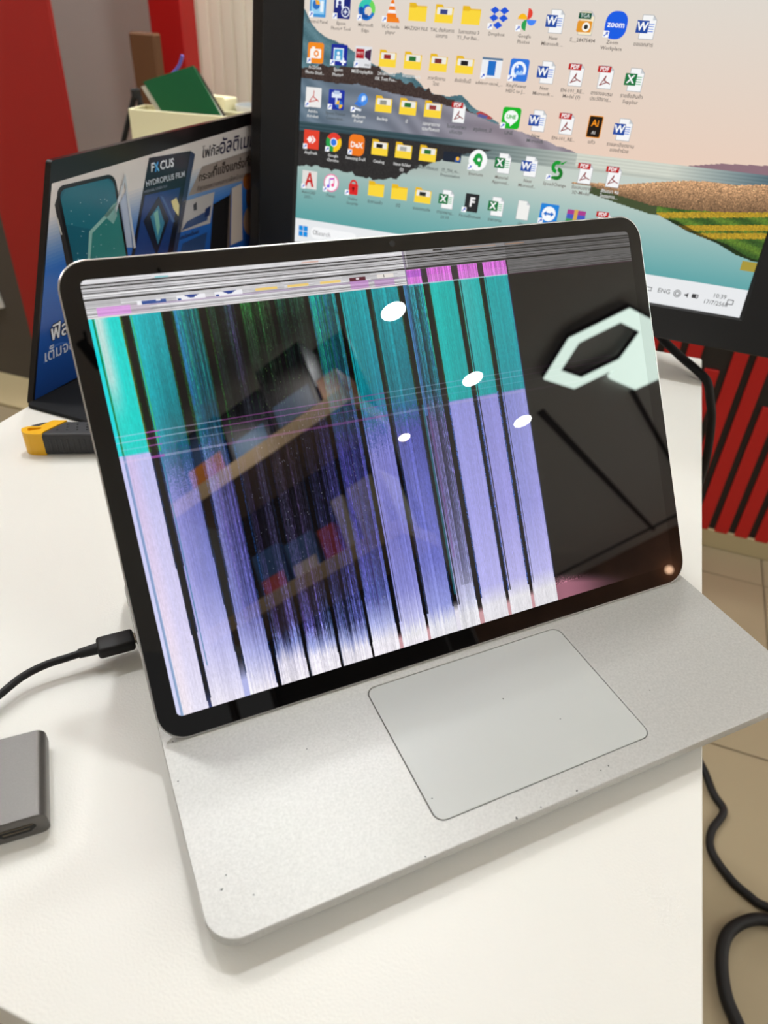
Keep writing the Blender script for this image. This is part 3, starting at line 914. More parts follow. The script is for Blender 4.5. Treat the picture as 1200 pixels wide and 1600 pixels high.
# ------------------------------------------------------------------ utility knife
kn = thing('utility_knife', 'yellow and black utility knife lying behind the laptop', 'knife', (-0.3305, 0.2590, 0.75), math.radians(26))
def knife_part(x0, x1, y0, y1, z0, z1, bev, m_, name, par=kn, roundend=False):
    return obj(name, box(x0, x1, y0, y1, z0, z1, bev, 4), m_, par, True)
body_out = [(0.0165, 0.0), (0.155, 0.001), (0.165, 0.005), (0.165, 0.016), (0.155, 0.021), (0.030, 0.022), (0.0165, 0.0035)]
obj('grip', prism(rounded_poly(body_out, 0.0015), 0.0005, 0.0185, bevel=0.0022), M_grip, kn, True)
cap_out = [(0.0, 0.0095), (0.0008, 0.0058), (0.0030, 0.0026), (0.0062, 0.0008), (0.011, 0.0), (0.0175, 0.0), (0.0175, 0.0035), (0.031, 0.0222), (0.020, 0.0222), (0.012, 0.0125), (0.004, 0.0125)]
slot_out = rounded_poly([(0.0042, 0.0098), (0.0058, 0.0050), (0.0148, 0.0083), (0.0148, 0.0106)], 0.0012, 5)
obj('end_cap', prism(rounded_poly(cap_out, 0.0008, 4), 0.0, 0.0190, [slot_out[::-1]]), M_yellow, kn, True)
obj('corner_inlay', prism(rounded_poly([(0.0028, 0.0127), (0.0118, 0.0129), (0.0195, 0.0222), (0.012, 0.0215), (0.005, 0.0172)], 0.0015, 4), 0.001, 0.0178, bevel=0.0015), M_grip, kn, True)
obj('lanyard_slot', prism([(0.0035, 0.0112), (0.005, 0.004), (0.0160, 0.0075), (0.0160, 0.0112)], 0.010, 0.0145), M_yellow, kn)
bump_me = cyl(0.0011, 0.0005, 0, 0.0009, 10); bump_me.materials.append(M_grip)
for r in range(3):
    for c in range(12):
        q = bpy.data.objects.new('grip_dot', bump_me); link(q, kn)
        q.location = (0.033 - 0.003 * (2 - r) + 0.0075 * c + (0.0037 if r % 2 else 0), 0.0075 + 0.0042 * r, 0.0183)
rib_me = box(0, 0.0016, -0.0006, 0.0006, 0.003, 0.0145, 0.0004, 1); rib_me.materials.append(M_grip)
for c in range(30):
    q = bpy.data.objects.new('grip_rib', rib_me); link(q, kn)
    q.location = (0.022 + 0.0042 * c, 0.0002, 0)

# ------------------------------------------------------------------ poster sign at the table's left edge
bdir = Vector((0.05, 0.99875, 0)).normalized(); bn = Vector((bdir.y, -bdir.x, 0))
sg = thing('poster_sign', 'slanted black-framed poster sign showing a phone and film pack', 'sign', (-0.383, 0.326, 0.75), math.atan2(bdir.y, bdir.x))
# local x runs along the sign, local -y faces the room
def sp_(s, h, w): return (s, -w, h)
outl = [(0.0, 0.0), (0.0778, 0.1835), (0.405, 0.1900), (0.405, 0.0)]
outl = rounded_poly(outl, 0.003, 4)
obj('sign_board', hull8([sp_(x, z, -0.006) for x, z in outl], [sp_(x, z, 0.0) for x, z in outl]), M_blackpl, sg)
P = Flat(0.00012)
def mm(pts): return [(x / 1000, y / 1000) for x, y in pts]
def lerp2(a, b, t): return a + (b - a) * t
# white to blue ground in fine bands, as printed
N = 60
def left_edge(h): return 1.8 + h * 0.404
for k in range(N):
    h0 = 4 + (168 - 4) * k / N; h1 = 4 + (168 - 4) * (k + 1) / N
    f = (h0 + h1) / 2
    stops = [(0, (22, 58, 122)), (60, (28, 78, 156)), (105, (44, 104, 186)), (128, (140, 160, 192)), (145, (214, 208, 206)), (200, (222, 214, 210))]
    for (a, ca_), (b, cb_) in zip(stops, stops[1:]):
        if a <= f < b:
            t = (f - a) / (b - a); col = tuple(lerp2(p, q, t) for p, q in zip(ca_, cb_))
    top_k = lambda x, h: h + (x - 70) * 0.043 * (h / 168)
    xs = [left_edge(h0), 425]
    P.poly(mm([(left_edge(h0), top_k(left_edge(h0), h0)), (425, top_k(425, h0)), (425, top_k(425, h1)), (left_edge(h1), top_k(left_edge(h1), h1))]), col, 1)
# phone
P.poly(mm([(68, 152), (75, 161), (84, 160), (84, 60), (72, 58), (66, 62)]), (48, 46, 46), 2)
P.poly(mm(rrect(72, 139, 55, 165, 9, 6)), (22, 24, 26), 3)
P.poly(mm(rrect(75, 136, 58, 162, 7, 6)), (24, 92, 112), 4)
P.poly(mm([(136, 112), (136, 155), (129, 162), (82, 162), (75, 155), (75, 135)]), (30, 106, 124), 5)
P.poly(mm([(84, 58), (88, 95), (98, 124), (118, 133), (136, 142), (136, 65), (129, 58)]), (48, 124, 122), 6)
P.poly(mm([(88, 95), (98, 124), (118, 133), (136, 142), (136, 139), (119, 130), (101, 122), (91, 95)]), (140, 186, 180), 7)
P.poly(mm([(118, 133), (127, 124), (133, 130), (132, 141)]), (126, 172, 168), 7)
P.line(.0675, .142, .0685, .128, .0014, (200, 196, 190), 4)
P.line(.0685, .100, .0690, .084, .0014, (200, 196, 190), 4)
P.poly(mm([(130, 134), (151, 163), (150, 97), (147, 97), (148.6, 156), (131, 130)]), (190, 196, 204), 7)
P.poly(mm([(139, 100), (146, 98), (150, 150), (140, 140)]), (168, 180, 204), 4)
for q in range(24):
    P.circ(.078 + .05 * random.random(), .10 + .05 * random.random(), .0005, (150, 190, 196), 8, n=6)
# film pack
P.poly(mm([(184, 171), (243, 169), (249, 165), (197, 60), (128, 62)]), (16, 22, 38), 2)
P.poly(mm([(243, 169), (249, 165), (197, 60), (191, 60)]), (44, 56, 86), 3)
P.poly(mm([(172, 140), (222, 138), (186, 70), (138, 72)]), (26, 58, 118), 3)
P.poly(mm([(165, 118), (190, 136), (200, 112), (176, 82)]), (16, 26, 46), 4)
P.poly(mm([(175, 120), (188, 128), (193, 110), (180, 92)]), (50, 120, 150), 5)
P.poly(mm([(180, 122), (186, 124), (186, 108), (181, 100)]), (120, 180, 170), 6)
P.poly(mm([(192, 136), (196, 134), (208, 108), (204, 108)]), (60, 96, 150), 5)
P.poly(mm([(206, 128), (214, 130), (217, 122), (214, 112), (208, 120)]), (226, 214, 150), 6)
P.text('F', .1835, .162, .0105, (226, 232, 240), 6, 'LEFT', .02, .2, 3)
P.line(.1895, .158, .1945, .166, .0017, (60, 150, 220), 6); P.line(.1945, .158, .1895, .166, .0017, (110, 190, 235), 6)
P.text('CUS', .1960, .162, .0105, (226, 232, 240), 6, 'LEFT', .02, .2, 3)
P.text('HYDROPLUS FILM', .1745, .1495, .0070, (200, 206, 216), 6, 'LEFT', .012, .1, 3)
P.text('HYDROGEL SCREEN FILM', .171, .1430, .0028, (150, 160, 176), 6, 'LEFT', 0, 0, 2)
P.text('50', .1455, .078, .009, (210, 214, 220), 6, 'LEFT', .01, 0, 3)
P.text('PCS', .146, .071, .003, (180, 184, 190), 6, 'LEFT', 0, 0, 2)
# headline
P.text('โฟกัส', .2585, .1640, .0135, (34, 30, 44), 4, 'LEFT', .012, .25, 3)
P.text('อัลติเมท', .2865, .1655, .0195, (38, 34, 66), 4, 'LEFT', .014, .25, 3)
P.poly(mm([(258, 152), (232, 128), (420, 126), (424, 158)]), (150, 138, 132), 2)
P.text('กระจก', .2500, .1420, .0100, (40, 30, 28), 5, 'LEFT', .008, .2, 3)
P.text('ที่แข็งแกร่งที่สุด', .2730, .1440, .0125, (44, 32, 30), 5, 'LEFT', .014, .2, 3)
P.text('ที่สุดของความทนทานเพื่อหน้าจอของคุณ', .2460, .1315, .0062, (60, 46, 44), 5, 'LEFT', 0, .2, 2)
# small product pictures
P.poly(mm([(222, 124), (274, 124), (262, 94), (210, 96)]), (176, 172, 172), 3)
P.poly(mm([(238, 118), (244, 120), (243, 112), (238, 112)]), (60, 60, 64), 4)
P.poly(mm([(226, 104), (262, 108), (258, 98), (216, 97)]), (52, 74, 118), 4)
P.poly(mm([(256, 110), (266, 112), (262, 102), (254, 102)]), (30, 46, 90), 5)
P.text('ปกป้องเต็มจอ', .2120, .0900, .0055, (44, 44, 52), 4, 'LEFT', .01, .2, 2)
P.poly(mm([(216, 84), (256, 86), (246, 62), (202, 62)]), (40, 66, 110), 3)
P.poly(mm([(270, 112), (299, 116), (287, 60), (256, 60)]), (26, 24, 26), 3)
P.poly(mm([(299, 116), (303, 122), (292, 60), (287, 60)]), (96, 84, 78), 3)
P.poly(mm([(304, 122), (322, 124), (316, 62), (294, 62)]), (192, 180, 172), 3)
P.circ(.333, .124, .009, (150, 86, 40), 4); P.circ(.343, .104, .015, (96, 70, 54), 3, ry=.022); P.circ(.338, .080, .018, (150, 122, 100), 3)
# slogan at the lower left
for dx, dy in ((.0007, 0), (-.0007, 0), (0, .0007), (0, -.0007)):
    P.text('ฟิล์มกันรอย', .0335 + dx, .0520 + dy, .0170, (20, 26, 44), 3, 'LEFT', .02, .25, 3)
P.text('ฟิล์มกันรอย', .0335, .0520, .0170, (226, 228, 232), 5, 'LEFT', .012, .25, 3)
P.text('เต็มจอ ใส ไร้รอย', .0215, .0355, .0135, (206, 214, 226), 5, 'LEFT', .004, .25, 3)
P.arc(.04, .02, .020, .022, 40, 150, (54, 96, 170), 2)
obj('poster_print', P.mesh(lambda x, y, l: sp_(min(.4025, x * (1.037 + .115 * x)), y * (1 - .0614 * x), 0.0002 + l)), M_print, sg)
# foot plate on the table, in front of the board
foot = [(-0.385, 0.321), (-0.245, 0.317), (-0.225, 0.34), (-0.330, 0.62), (-0.350, 0.62)]
ia = math.atan2(bdir.y, bdir.x)
def sgl(p):
    dx, dy = p[0] + 0.383, p[1] - 0.326
    return (dx * math.cos(ia) + dy * math.sin(ia), -dx * math.sin(ia) + dy * math.cos(ia))
obj('foot_plate', prism(rounded_poly([sgl(p) for p in foot], 0.006, 5), 0.0, 0.0035, bevel=0.0008), M_blackbase, sg)

# ------------------------------------------------------------------ monitor
MW = 0.476; MH = MW * 0.5625
mt = math.radians(8.63); MC, MS = math.cos(mt), math.sin(mt)
mo = thing('desktop_monitor', 'black wide-bezel monitor showing a desktop full of icons', 'monitor', (-0.0585, 0.6545, 0.75), math.radians(-2.03))
def mon(x, v, w): return (x, v * MS - w * MC, 0.0693 + v * MC + w * MS)
def mon_ring(x0, x1, v0, v1, w): return [mon(x0, v0, w), mon(x1, v0, w), mon(x1, v1, w), mon(x0, v1, w)]
hw_ = MW / 2
def frame_mesh(levels):
    bm = bmesh.new(); prev = None
    for (x0, x1, v0, v1, w) in levels:
        ring = [bm.verts.new(p) for p in mon_ring(x0, x1, v0, v1, w)]
        if prev:
            for i in range(4):
                bm.faces.new((prev[i], prev[(i + 1) % 4], ring[(i + 1) % 4], ring[i]))
        prev = ring
    return bm
BZ = 0.0455
bm = frame_mesh([(-hw_ - .0005, hw_ + .0005, -.0005, MH + .0005, -0.002), (-hw_ - .0005, hw_ + .0005, -.0005, MH + .0005, 0.0005), (-hw_ - .003, hw_ + .003, -.002, MH + .003, 0.0022), (-hw_ - BZ, hw_ + BZ, -.0305, MH + BZ, 0.0022), (-hw_ - BZ - .001, hw_ + BZ + .001, -.0315, MH + BZ + .001, 0.0010), (-hw_ - BZ - .001, hw_ + BZ + .001, -.0315, MH + BZ + .001, -0.004)])
obj('bezel', from_bm(bm), M_bezel, mo)
bm = frame_mesh([(-hw_ - BZ, hw_ + BZ, -.0305, MH + BZ, -0.0012), (-hw_ - .0600, hw_ + .0600, -.0310, MH + .060, -0.0030), (-hw_ - .0625, hw_ + .0625, -.0318, MH + .0625, -0.0055), (-hw_ - .0625, hw_ + .0625, -.0318, MH + .0625, -0.028), (-hw_ - .045, hw_ + .045, -.020, MH + .045, -0.040)])
bm.verts.ensure_lookup_table()
bm.faces.new(bm.verts[-4:])
obj('housing', from_bm(bm), M_bezel2, mo)
obj('neck', hull8([(-.06, .035, .003), (.06, .035, .003), (.06, .048, .003), (-.06, .048, .003)], [(-.06, .050, .14), (.06, .050, .14), (.06, .064, .14), (-.06, .064, .14)]), M_bezel2, mo)
obj('stand_foot', prism(rrect(-.10, .10, -.09, .05, .02, 6), 0, .005, bevel=.001), M_bezel2, mo)

# wallpaper picture
nu, nv = 640, 360
wu = np.linspace(0, 1, nu + 1); wv = np.linspace(0, .5625, nv + 1)
A = (wu[:-1] + wu[1:]) / 2; B = (wv[:-1] + wv[1:]) / 2
AA, BB = np.meshgrid(A, B)
pic = np.zeros((nv, nu, 3))
def mix(c0, c1, t):
    t = np.clip(t, 0, 1)[..., None]
    return np.array(c0) * (1 - t) + np.array(c1) * t
sky = mix((232, 206, 188), (222, 214, 204), (BB - .26) / .25)
pic[:] = sky
nz = rng.normal(0, 1, pic.shape[:2])
wob = np.interp(A, np.linspace(0, 1, 140), rng.normal(0, .0016, 140))
HZ = .255
def under(xs, ys, wobble=1.0):
    return BB < (np.interp(A, xs, ys, left=ys[0], right=-1) + wob * wobble)[None, :]
ridge = under([0, .021, .049, .094, .168, .204, .23, .26, .284, .31, .343, .368, .395, .422, .452, .47], [.465, .435, .416, .407, .374, .36, .363, .359, .34, .332, .331, .335, .315, .304, .293, .26], .6) & (BB > HZ)
tex = np.sin(AA * 70 + BB * 160 + 3 * np.sin(AA * 23)) * 12
pic[ridge] = (np.array((82, 118, 128)) + tex[..., None] + nz[..., None] * 5)[ridge]
forest = under([0, .043, .089, .168, .204, .24, .284, .335, .40, .42], [.358, .362, .367, .371, .358, .347, .337, .33, .305, .27], 1.6) & (BB > HZ)
pic[forest] = (np.array((62, 48, 44)) + nz[..., None] * 9)[forest]
lower = under([0, .068, .136, .226, .312, .397, .43, .502, .552, .601, .62], [.338, .334, .336, .325, .318, .305, .294, .28, .27, .260, .255], .5) & (BB > HZ)
lowc = mix((96, 116, 132), (146, 136, 146), AA / .45) + tex[..., None] * .9
pic[lower] = lowc[lower]
rh = (BB > HZ - .002) & (BB < np.interp(A, [.80, .886, .965, 1], [.25, .265, .27, .272])[None, :])
pic[rh] = (142, 112, 122)
# water
water = BB <= HZ
wc = mix((96, 164, 166), (196, 206, 198), (BB - .055) / .14)
wl_ = mix((92, 160, 160), (176, 192, 186), (BB - .055) / .13)
ka = np.clip((.55 - AA) / .4, 0, 1)[..., None]
wc = wl_ * ka + wc * (1 - ka)
pic[water] = wc[water]
band_ = water & (BB > .225)
bc = mix((52, 76, 84), (190, 196, 186), (AA - .3) / .35) + (np.sin(BB * 900) * 9)[..., None]
pic[band_] = bc[band_]
dr = under([0, .145, .365, .45, .48], [.236, .242, .242, .243, .238], .2) & ~under([0, .105, .177, .244, .286, .336, .388, .45], [.166, .169, .156, .166, .189, .213, .23, .242], 1.4) & water & (AA < .445)
pic[dr] = (np.array((44, 42, 42)) + nz[..., None] * 6)[dr]
dim = np.clip((.03 - np.abs(BB - .20)) * 6, 0, .15) * np.clip((.5 - AA) * 3, 0, 1) * water * ~dr
pic = pic * (1 - dim[..., None])
shl = (BB < HZ) & (BB > .232) & (AA > .62)
pic[shl] = (mix((206, 210, 198), (70, 96, 108), (AA - .80) / .2) + (np.sin(BB * 1100) * 8)[..., None])[shl]
gt = np.interp(A, [.60, .656, .719, .791, .833, .874, .917, 1], [.2, .206, .210, .223, .23, .233, .232, .243])[None, :]
gb = np.interp(A, [.60, .657, .715, .78, .846, .91, 1], [.2, .2, .190, .180, .180, .184, .195])[None, :]
gr = (BB < gt) & (BB > gb) & (AA > .62)
gc = mix((120, 92, 66), (206, 160, 118), (BB - gb) / (gt - gb + 1e-6)) * (1 + .16 * nz)[..., None]
pic[gr] = gc[gr]
shade_ = (BB <= gb) & (BB > gb - .013 - .02 * np.clip(AA - .66, 0, .3)) & (AA > .66) & (AA < .86)
pic[shade_] = (66, 78, 48)
le = np.interp(BB[:, 0], [.098, .108, .113, .129, .142, .166, .2], [.99, .985, .959, .919, .862, .795, .79])[:, None]
gn = (AA > le) & (BB <= gb) & (BB > .106)
ph = np.clip(AA - .80, 0, .2) * .14
st = BB - ph
gcol = mix((52, 84, 34), (92, 124, 44), .5 + .5 * np.sin(AA * 60 + BB * 240)) * (1 + .12 * nz)[..., None]
pic[gn] = gcol[gn]
for c0 in (.164, .140, .1255):
    yl = gn & (np.abs(st - c0) < .0052)
    pic[yl] = (np.array((178, 146, 40)) * (1 + .1 * nz)[..., None])[yl]
dk_ = gn & ((AA - le) < .02) & (BB < .16)
pic[dk_] = pic[dk_] * .5
lastg = (AA > .973) & (BB > .088) & (BB < .104)
pic[lastg] = (168, 150, 60)
TBV = .0528
pic[(BB < TBV)] = (232, 234, 236)
obj_disp = obj('display', grid_mesh(wu.tolist(), wv.tolist(), np.clip(pic, 0, 255), lambda u, v: mon(-hw_ + u * MW, v * MW, 0.0)), M_mon, mo)

# desktop icons
YEL = (250, 214, 60); YEL2 = (244, 200, 40)
def folder(F, pict=None):
    F.poly([(-1, -.75), (1, -.75), (1, .62), (-.1, .62), (-.3, .85), (-1, .85)], (232, 184, 30), 1)
    F.poly([(-1, -.75), (1, -.75), (1, .5), (-.15, .5), (-.3, .42), (-1, .42)], YEL, 3)
    if pict:
        F.rect(-.8, -.05, .85, .58, (236, 234, 226), 4)
        F.rect(-.45, .0, .35, .42, pict, 5)
        F.rect(-1, -.75, 1, -.02, YEL, 6)
def doc(F, c=(246, 246, 246)):
    F.poly([(-.62, -1), (.78, -1), (.78, .6), (.4, 1), (-.62, 1)], (170, 172, 176), 1)
    F.poly([(-.57, -.95), (.73, -.95), (.73, .58), (.38, .95), (-.57, .95)], c, 2)
    F.poly([(.38, .95), (.38, .58), (.73, .58)], (200, 204, 208), 3)
def office(F, ch, c):
    doc(F)
    for k in range(4):
        F.rect(.05, .22 - .2 * k, .62, .29 - .2 * k, tuple(min(255, x + 60) for x in c), 4)
    F.rect(-1.0, -.5, .12, .52, c, 5)
    F.text(ch, -.44, .0, .95, (250, 250, 250), 6, 'CENTER', .03)
def pdf(F):
    doc(F)
    F.rect(-.85, .42, .45, .95, (186, 26, 26), 5)
    F.text('PDF', -.2, .68, .5, (250, 245, 245), 6, 'CENTER', .03)
    for x0, y0, x1, y1 in ((-.4, -.75, .1, .15), (.1, .15, .0, -.3), (-.05, -.25, .62, -.55), (-.4, -.7, .3, -.4)):
        F.line(x0, y0, x1, y1, .09, (140, 40, 40), 5)
def app(F, c, r=.25):
    F.rr(-1, -1, 1, 1, r, c, 1)
def shortcut(F):
    F.rect(-1.05, -1.05, -.5, -.5, (250, 250, 252), 8)
    F.line(-.95, -.95, -.65, -.65, .09, (30, 90, 200), 9)
    F.poly([(-.58, -.58), (-.85, -.62), (-.62, -.85)], (30, 90, 200), 9)

def ic_control(F): app(F, (66, 150, 214), .1); F.rect(-.8, -.7, .8, .8, (150, 206, 240), 2); F.circ(-.2, .15, .45, (40, 110, 190), 3); F.circ(-.2, .15, .45, (240, 170, 50), 4, 0, 110); F.rect(.3, -.5, .7, .5, (236, 244, 250), 4)
def ic_epool(F): app(F, (24, 36, 120), .15); F.rect(-.75, .0, .2, .8, (235, 240, 250), 2); F.circ(-.3, .45, .2, (24, 36, 120), 3); F.rect(-.55, .0, -.05, .25, (24, 36, 120), 3); F.circ(.45, -.35, .5, (235, 240, 250), 2); F.circ(.45, -.35, .4, (24, 36, 120), 3); F.rect(.2, -.41, .7, -.29, (235, 240, 250), 4); F.rect(.39, -.6, .51, -.1, (235, 240, 250), 4)
def ic_edge(F): F.circ(0, 0, 1, (24, 112, 200), 1); F.arc(0, 0, .45, 1, 20, 170, (52, 196, 176), 2); F.arc(0, 0, .5, 1, -20, 60, (110, 214, 90), 3); F.circ(.2, -.15, .42, (226, 214, 200), 4); F.arc(-.05, -.1, .35, .75, 150, 300, (18, 78, 160), 5)
def ic_vlc(F): F.poly([(-1, -1), (1, -1), (.8, -.55), (-.8, -.55)], (240, 130, 30), 1); F.poly([(-.62, -.6), (.62, -.6), (.12, 1), (-.12, 1)], (240, 120, 20), 2); F.poly([(-.5, -.2), (.5, -.2), (.4, .1), (-.4, .1)], (245, 245, 245), 3); F.poly([(-.3, .42), (.3, .42), (.22, .66), (-.22, .66)], (245, 245, 245), 3)
def ic_drop(F):
    for cx, cy in ((-.5, .62), (.5, .62), (-.5, -.02), (.5, -.02), (0, -.64)):
        F.poly([(cx - .5, cy), (cx, cy - .33), (cx + .5, cy), (cx, cy + .33)], (26, 84, 214), 2)
def ic_photos(F):
    F.circ(0, .48, .48, (226, 66, 52), 2, -90, 90); F.circ(.48, 0, .48, (66, 133, 244), 2, -180, 0); F.circ(0, -.48, .48, (40, 160, 80), 2, 90, 270); F.circ(-.48, 0, .48, (250, 186, 20), 2, 0, 180)
def ic_tga(F): doc(F, (244, 232, 200)); F.rr(-.8, -.75, .65, .2, .15, (226, 150, 40), 3); F.circ(.1, -.3, .38, (250, 246, 236), 4); F.circ(.1, -.3, .2, (40, 40, 40), 5); F.rect(-.8, .35, .45, .85, (20, 84, 60), 4); F.text('TGA', -.18, .6, .45, (230, 240, 235), 5)
def ic_zoom(F): F.poly(rrect(-1.05, 1.05, -1.15, 1.15, .9, 8), (22, 92, 226), 1); F.text('zoom', 0, .05, .72, (250, 250, 255), 2, 'CENTER', .02)
def ic_acd(F): app(F, (242, 140, 30)); F.rr(-.7, -.5, .7, .4, .12, (250, 246, 240), 2); F.rect(-.5, .4, -.1, .6, (250, 246, 240), 2); F.circ(.1, -.05, .32, (242, 140, 30), 3); F.circ(.1, -.05, .15, (250, 246, 240), 4)
def ic_eplus(F): app(F, (24, 40, 150), .15); F.rect(-.7, -.6, .55, .65, (220, 236, 248), 2); F.rect(-.58, -.48, .43, .53, (70, 160, 210), 3); F.circ(-.1, .15, .18, (235, 245, 250), 4); F.rect(-.35, -.45, .15, -.1, (235, 245, 250), 4); F.rect(.2, -.72, .9, -.5, (245, 248, 255), 5); F.rect(.44, -.95, .66, -.25, (245, 248, 255), 5)
def ic_msi(F): F.rect(-1, -1, 1, 1, (226, 226, 230), 1); F.poly([(-.9, -.15), (.1, -.15), (.1, .75), (-.9, .75)], (176, 26, 40), 2); F.text('MYT', -.4, .3, .4, (245, 225, 225), 3); F.poly([(.2, 0), (.9, -.35), (.95, .8), (.2, .55)], (70, 30, 66), 2); F.text('msi', .55, -.72, .45, (40, 40, 44), 3)
def ic_doc(F): F.rect(-1.1, -.9, 1.1, .9, (236, 238, 242), 1); F.rect(-1.1, .7, 1.1, .9, (90, 120, 150), 2); F.rect(-.4, -.7, .45, .62, (30, 110, 196), 2)
def ic_king(F): app(F, (50, 120, 220), .25); F.arc(0, 0, .5, .78, -30, 250, (240, 246, 255), 2); F.rect(-.78, -.78, -.5, .1, (240, 246, 255), 2); F.poly([(-.4, -.45), (-.1, .0), (.1, -.2), (.3, .05), (.55, -.4)], (170, 206, 250), 3); F.circ(-.2, .3, .12, (240, 246, 255), 3)
def ic_acro(F):
    F.rect(-1, -1, 1, 1, (236, 234, 232), 1)
    for x0, y0, x1, y1 in ((-.6, -.6, .05, .25), (.05, .7, .0, .0), (-.0, .05, .7, -.35), (-.55, -.5, .5, -.25)):
        F.line(x0, y0, x1, y1, .1, (196, 60, 50), 3)
def ic_epri(F): app(F, (30, 50, 160), .15); F.rect(-.6, .2, .6, .7, (225, 232, 245), 2); F.rect(-.35, .55, .35, .9, (180, 196, 226), 3); F.rect(-.12, -.5, .12, .2, (210, 220, 240), 2); F.circ(.4, -.45, .42, (240, 190, 40), 4); F.circ(.4, -.45, .42, (40, 110, 200), 5, 0, 90); F.circ(.4, -.45, .42, (40, 110, 200), 5, 180, 270)
def ic_myep(F): F.circ(.35, .3, .62, (70, 140, 230), 2); F.circ(.5, .45, .25, (190, 220, 250), 3); F.rect(.22, .1, .44, .55, (230, 240, 255), 4); F.poly([(-.7, -.2), (.1, -.5), (.3, -.2), (-.3, .1)], (60, 120, 210), 3); F.poly([(-.8, -.75), (.2, -.9), (.3, -.7), (-.6, -.55)], (226, 232, 240), 3)
def ic_line(F): app(F, (20, 180, 40), .3); F.circ(0, .1, .75, (245, 250, 245), 2, ry=.62); F.poly([(-.1, -.4), (.5, -.35), (.0, -.8)], (245, 250, 245), 2); F.text('LINE', 0, .1, .5, (20, 170, 40), 3, 'CENTER', .03)
def ic_ai(F): F.rr(-.72, -1, .72, 1, .12, (240, 150, 30), 1); F.rr(-.65, -.93, .65, .93, .1, (30, 20, 12), 2); F.text('Ai', 0, .3, .85, (246, 150, 30), 3, 'CENTER', .02); F.text('AI', 0, -.55, .45, (230, 226, 220), 3)
def ic_any(F):
    app(F, (226, 66, 46), .05)
    F.poly([(-.6, 0), (-.2, .4), (.2, 0), (-.2, -.4)], (252, 240, 238), 3); F.poly([(0, .4), (.2, .4), (.6, 0), (.2, -.4), (0, -.4), (.35, 0)], (252, 240, 238), 3)
def ic_chrome(F): F.circ(0, 0, 1, (226, 60, 46), 1); F.circ(0, 0, 1, (40, 160, 76), 2, 150, 270); F.circ(0, 0, 1, (250, 200, 30), 2, 270, 390); F.circ(0, 0, .46, (245, 245, 245), 3); F.circ(0, 0, .37, (50, 120, 226), 4)
def ic_dex(F): F.rr(-1, -1.1, 1, 1.1, .6, (240, 122, 30), 1); F.text('DeX', 0, 0, .8, (252, 246, 240), 2, 'CENTER', .03)
def ic_thumb(F): F.rect(-1.1, -.5, 1, .5, (30, 38, 52), 1); F.rect(.3, -.45, .95, .0, (50, 90, 160), 2); F.circ(.62, -.1, .2, (240, 180, 60), 3)
def ic_ever(F): F.circ(0, 0, 1.05, (250, 250, 250), 1); F.circ(.02, .1, .5, (30, 156, 66), 2, ry=.6); F.circ(-.38, .0, .2, (30, 156, 66), 3); F.circ(.25, -.4, .2, (30, 156, 66), 3, ry=.28); F.circ(.12, .05, .17, (250, 250, 250), 4)
def ic_s(F): F.arc(-.05, .28, .25, .62, 60, 270, (20, 150, 50), 2); F.arc(.05, -.35, .25, .62, -120, 90, (24, 120, 40), 3); F.poly([(.1, .6), (.9, 1), (.5, .55)], (20, 150, 50), 3); F.poly([(-.1, -.95), (-.9, -.75), (-.1, -.6)], (24, 130, 44), 3)
def ic_cad(F): F.rect(-1, -1, 1, 1, (226, 222, 218), 1); F.poly([(-.65, -.75), (-.1, .8), (.15, .8), (.6, -.75), (.3, -.75), (.15, -.25), (-.2, -.3), (-.35, -.75)], (196, 30, 26), 2); F.poly([(-.1, .0), (.03, .45), (.12, .0)], (226, 222, 218), 3)
def ic_tunes(F): F.circ(0, 0, 1, (240, 130, 170), 1); F.circ(0, 0, .86, (250, 250, 252), 2); F.rect(-.28, -.35, -.18, .5, (150, 80, 220), 3); F.rect(.3, -.2, .4, .6, (240, 80, 140), 3); F.poly([(-.28, .3), (.4, .42), (.4, .62), (-.28, .5)], (200, 80, 190), 3); F.circ(-.36, -.38, .2, (130, 100, 230), 4); F.circ(.22, -.22, .2, (240, 80, 140), 4)
def ic_lock(F): F.rr(-.6, -.95, .6, .25, .15, (216, 40, 40), 2); F.arc(0, .2, .28, .5, 0, 180, (216, 40, 40), 2); F.circ(0, -.25, .17, (120, 12, 16), 3); F.rect(-.06, -.6, .06, -.25, (120, 12, 16), 3)
def ic_f(F): F.rr(-.8, -.95, .8, .95, .08, (38, 40, 42), 1); F.text('F', .05, .05, 1.3, (240, 240, 240), 2, 'CENTER', .04)
def ic_blank(F): doc(F, (240, 240, 236))
def ic_team(F): app(F, (30, 130, 216), .12); F.circ(0, 0, .75, (248, 250, 252), 2); F.poly([(-.6, 0), (-.25, .28), (-.25, .1), (.25, .1), (.25, .28), (.6, 0), (.25, -.28), (.25, -.1), (-.25, -.1), (-.25, -.28)], (30, 110, 200), 3)
def ic_rar(F): F.rect(-1, .3, 1, .75, (170, 60, 140), 1); F.rect(-1, -.15, 1, .3, (70, 90, 190), 1); F.rect(-1, -.6, 1, -.15, (60, 150, 90), 1); F.rect(-.25, -.65, .15, .8, (214, 170, 80), 2)
def ic_small(F): F.poly([(-1, .1), (-.5, .35), (.2, .15), (1, -.2), (.6, -.35), (-.4, -.15)], (176, 70, 70), 2); F.poly([(-.6, .1), (.4, -.05), (.2, -.3), (-.8, -.2)], (90, 90, 150), 3)
W_ = lambda F: office(F, 'W', (30, 74, 160))
X_ = lambda F: office(F, 'X', (20, 116, 60))
def fo(p=None): return lambda F: folder(F, p)
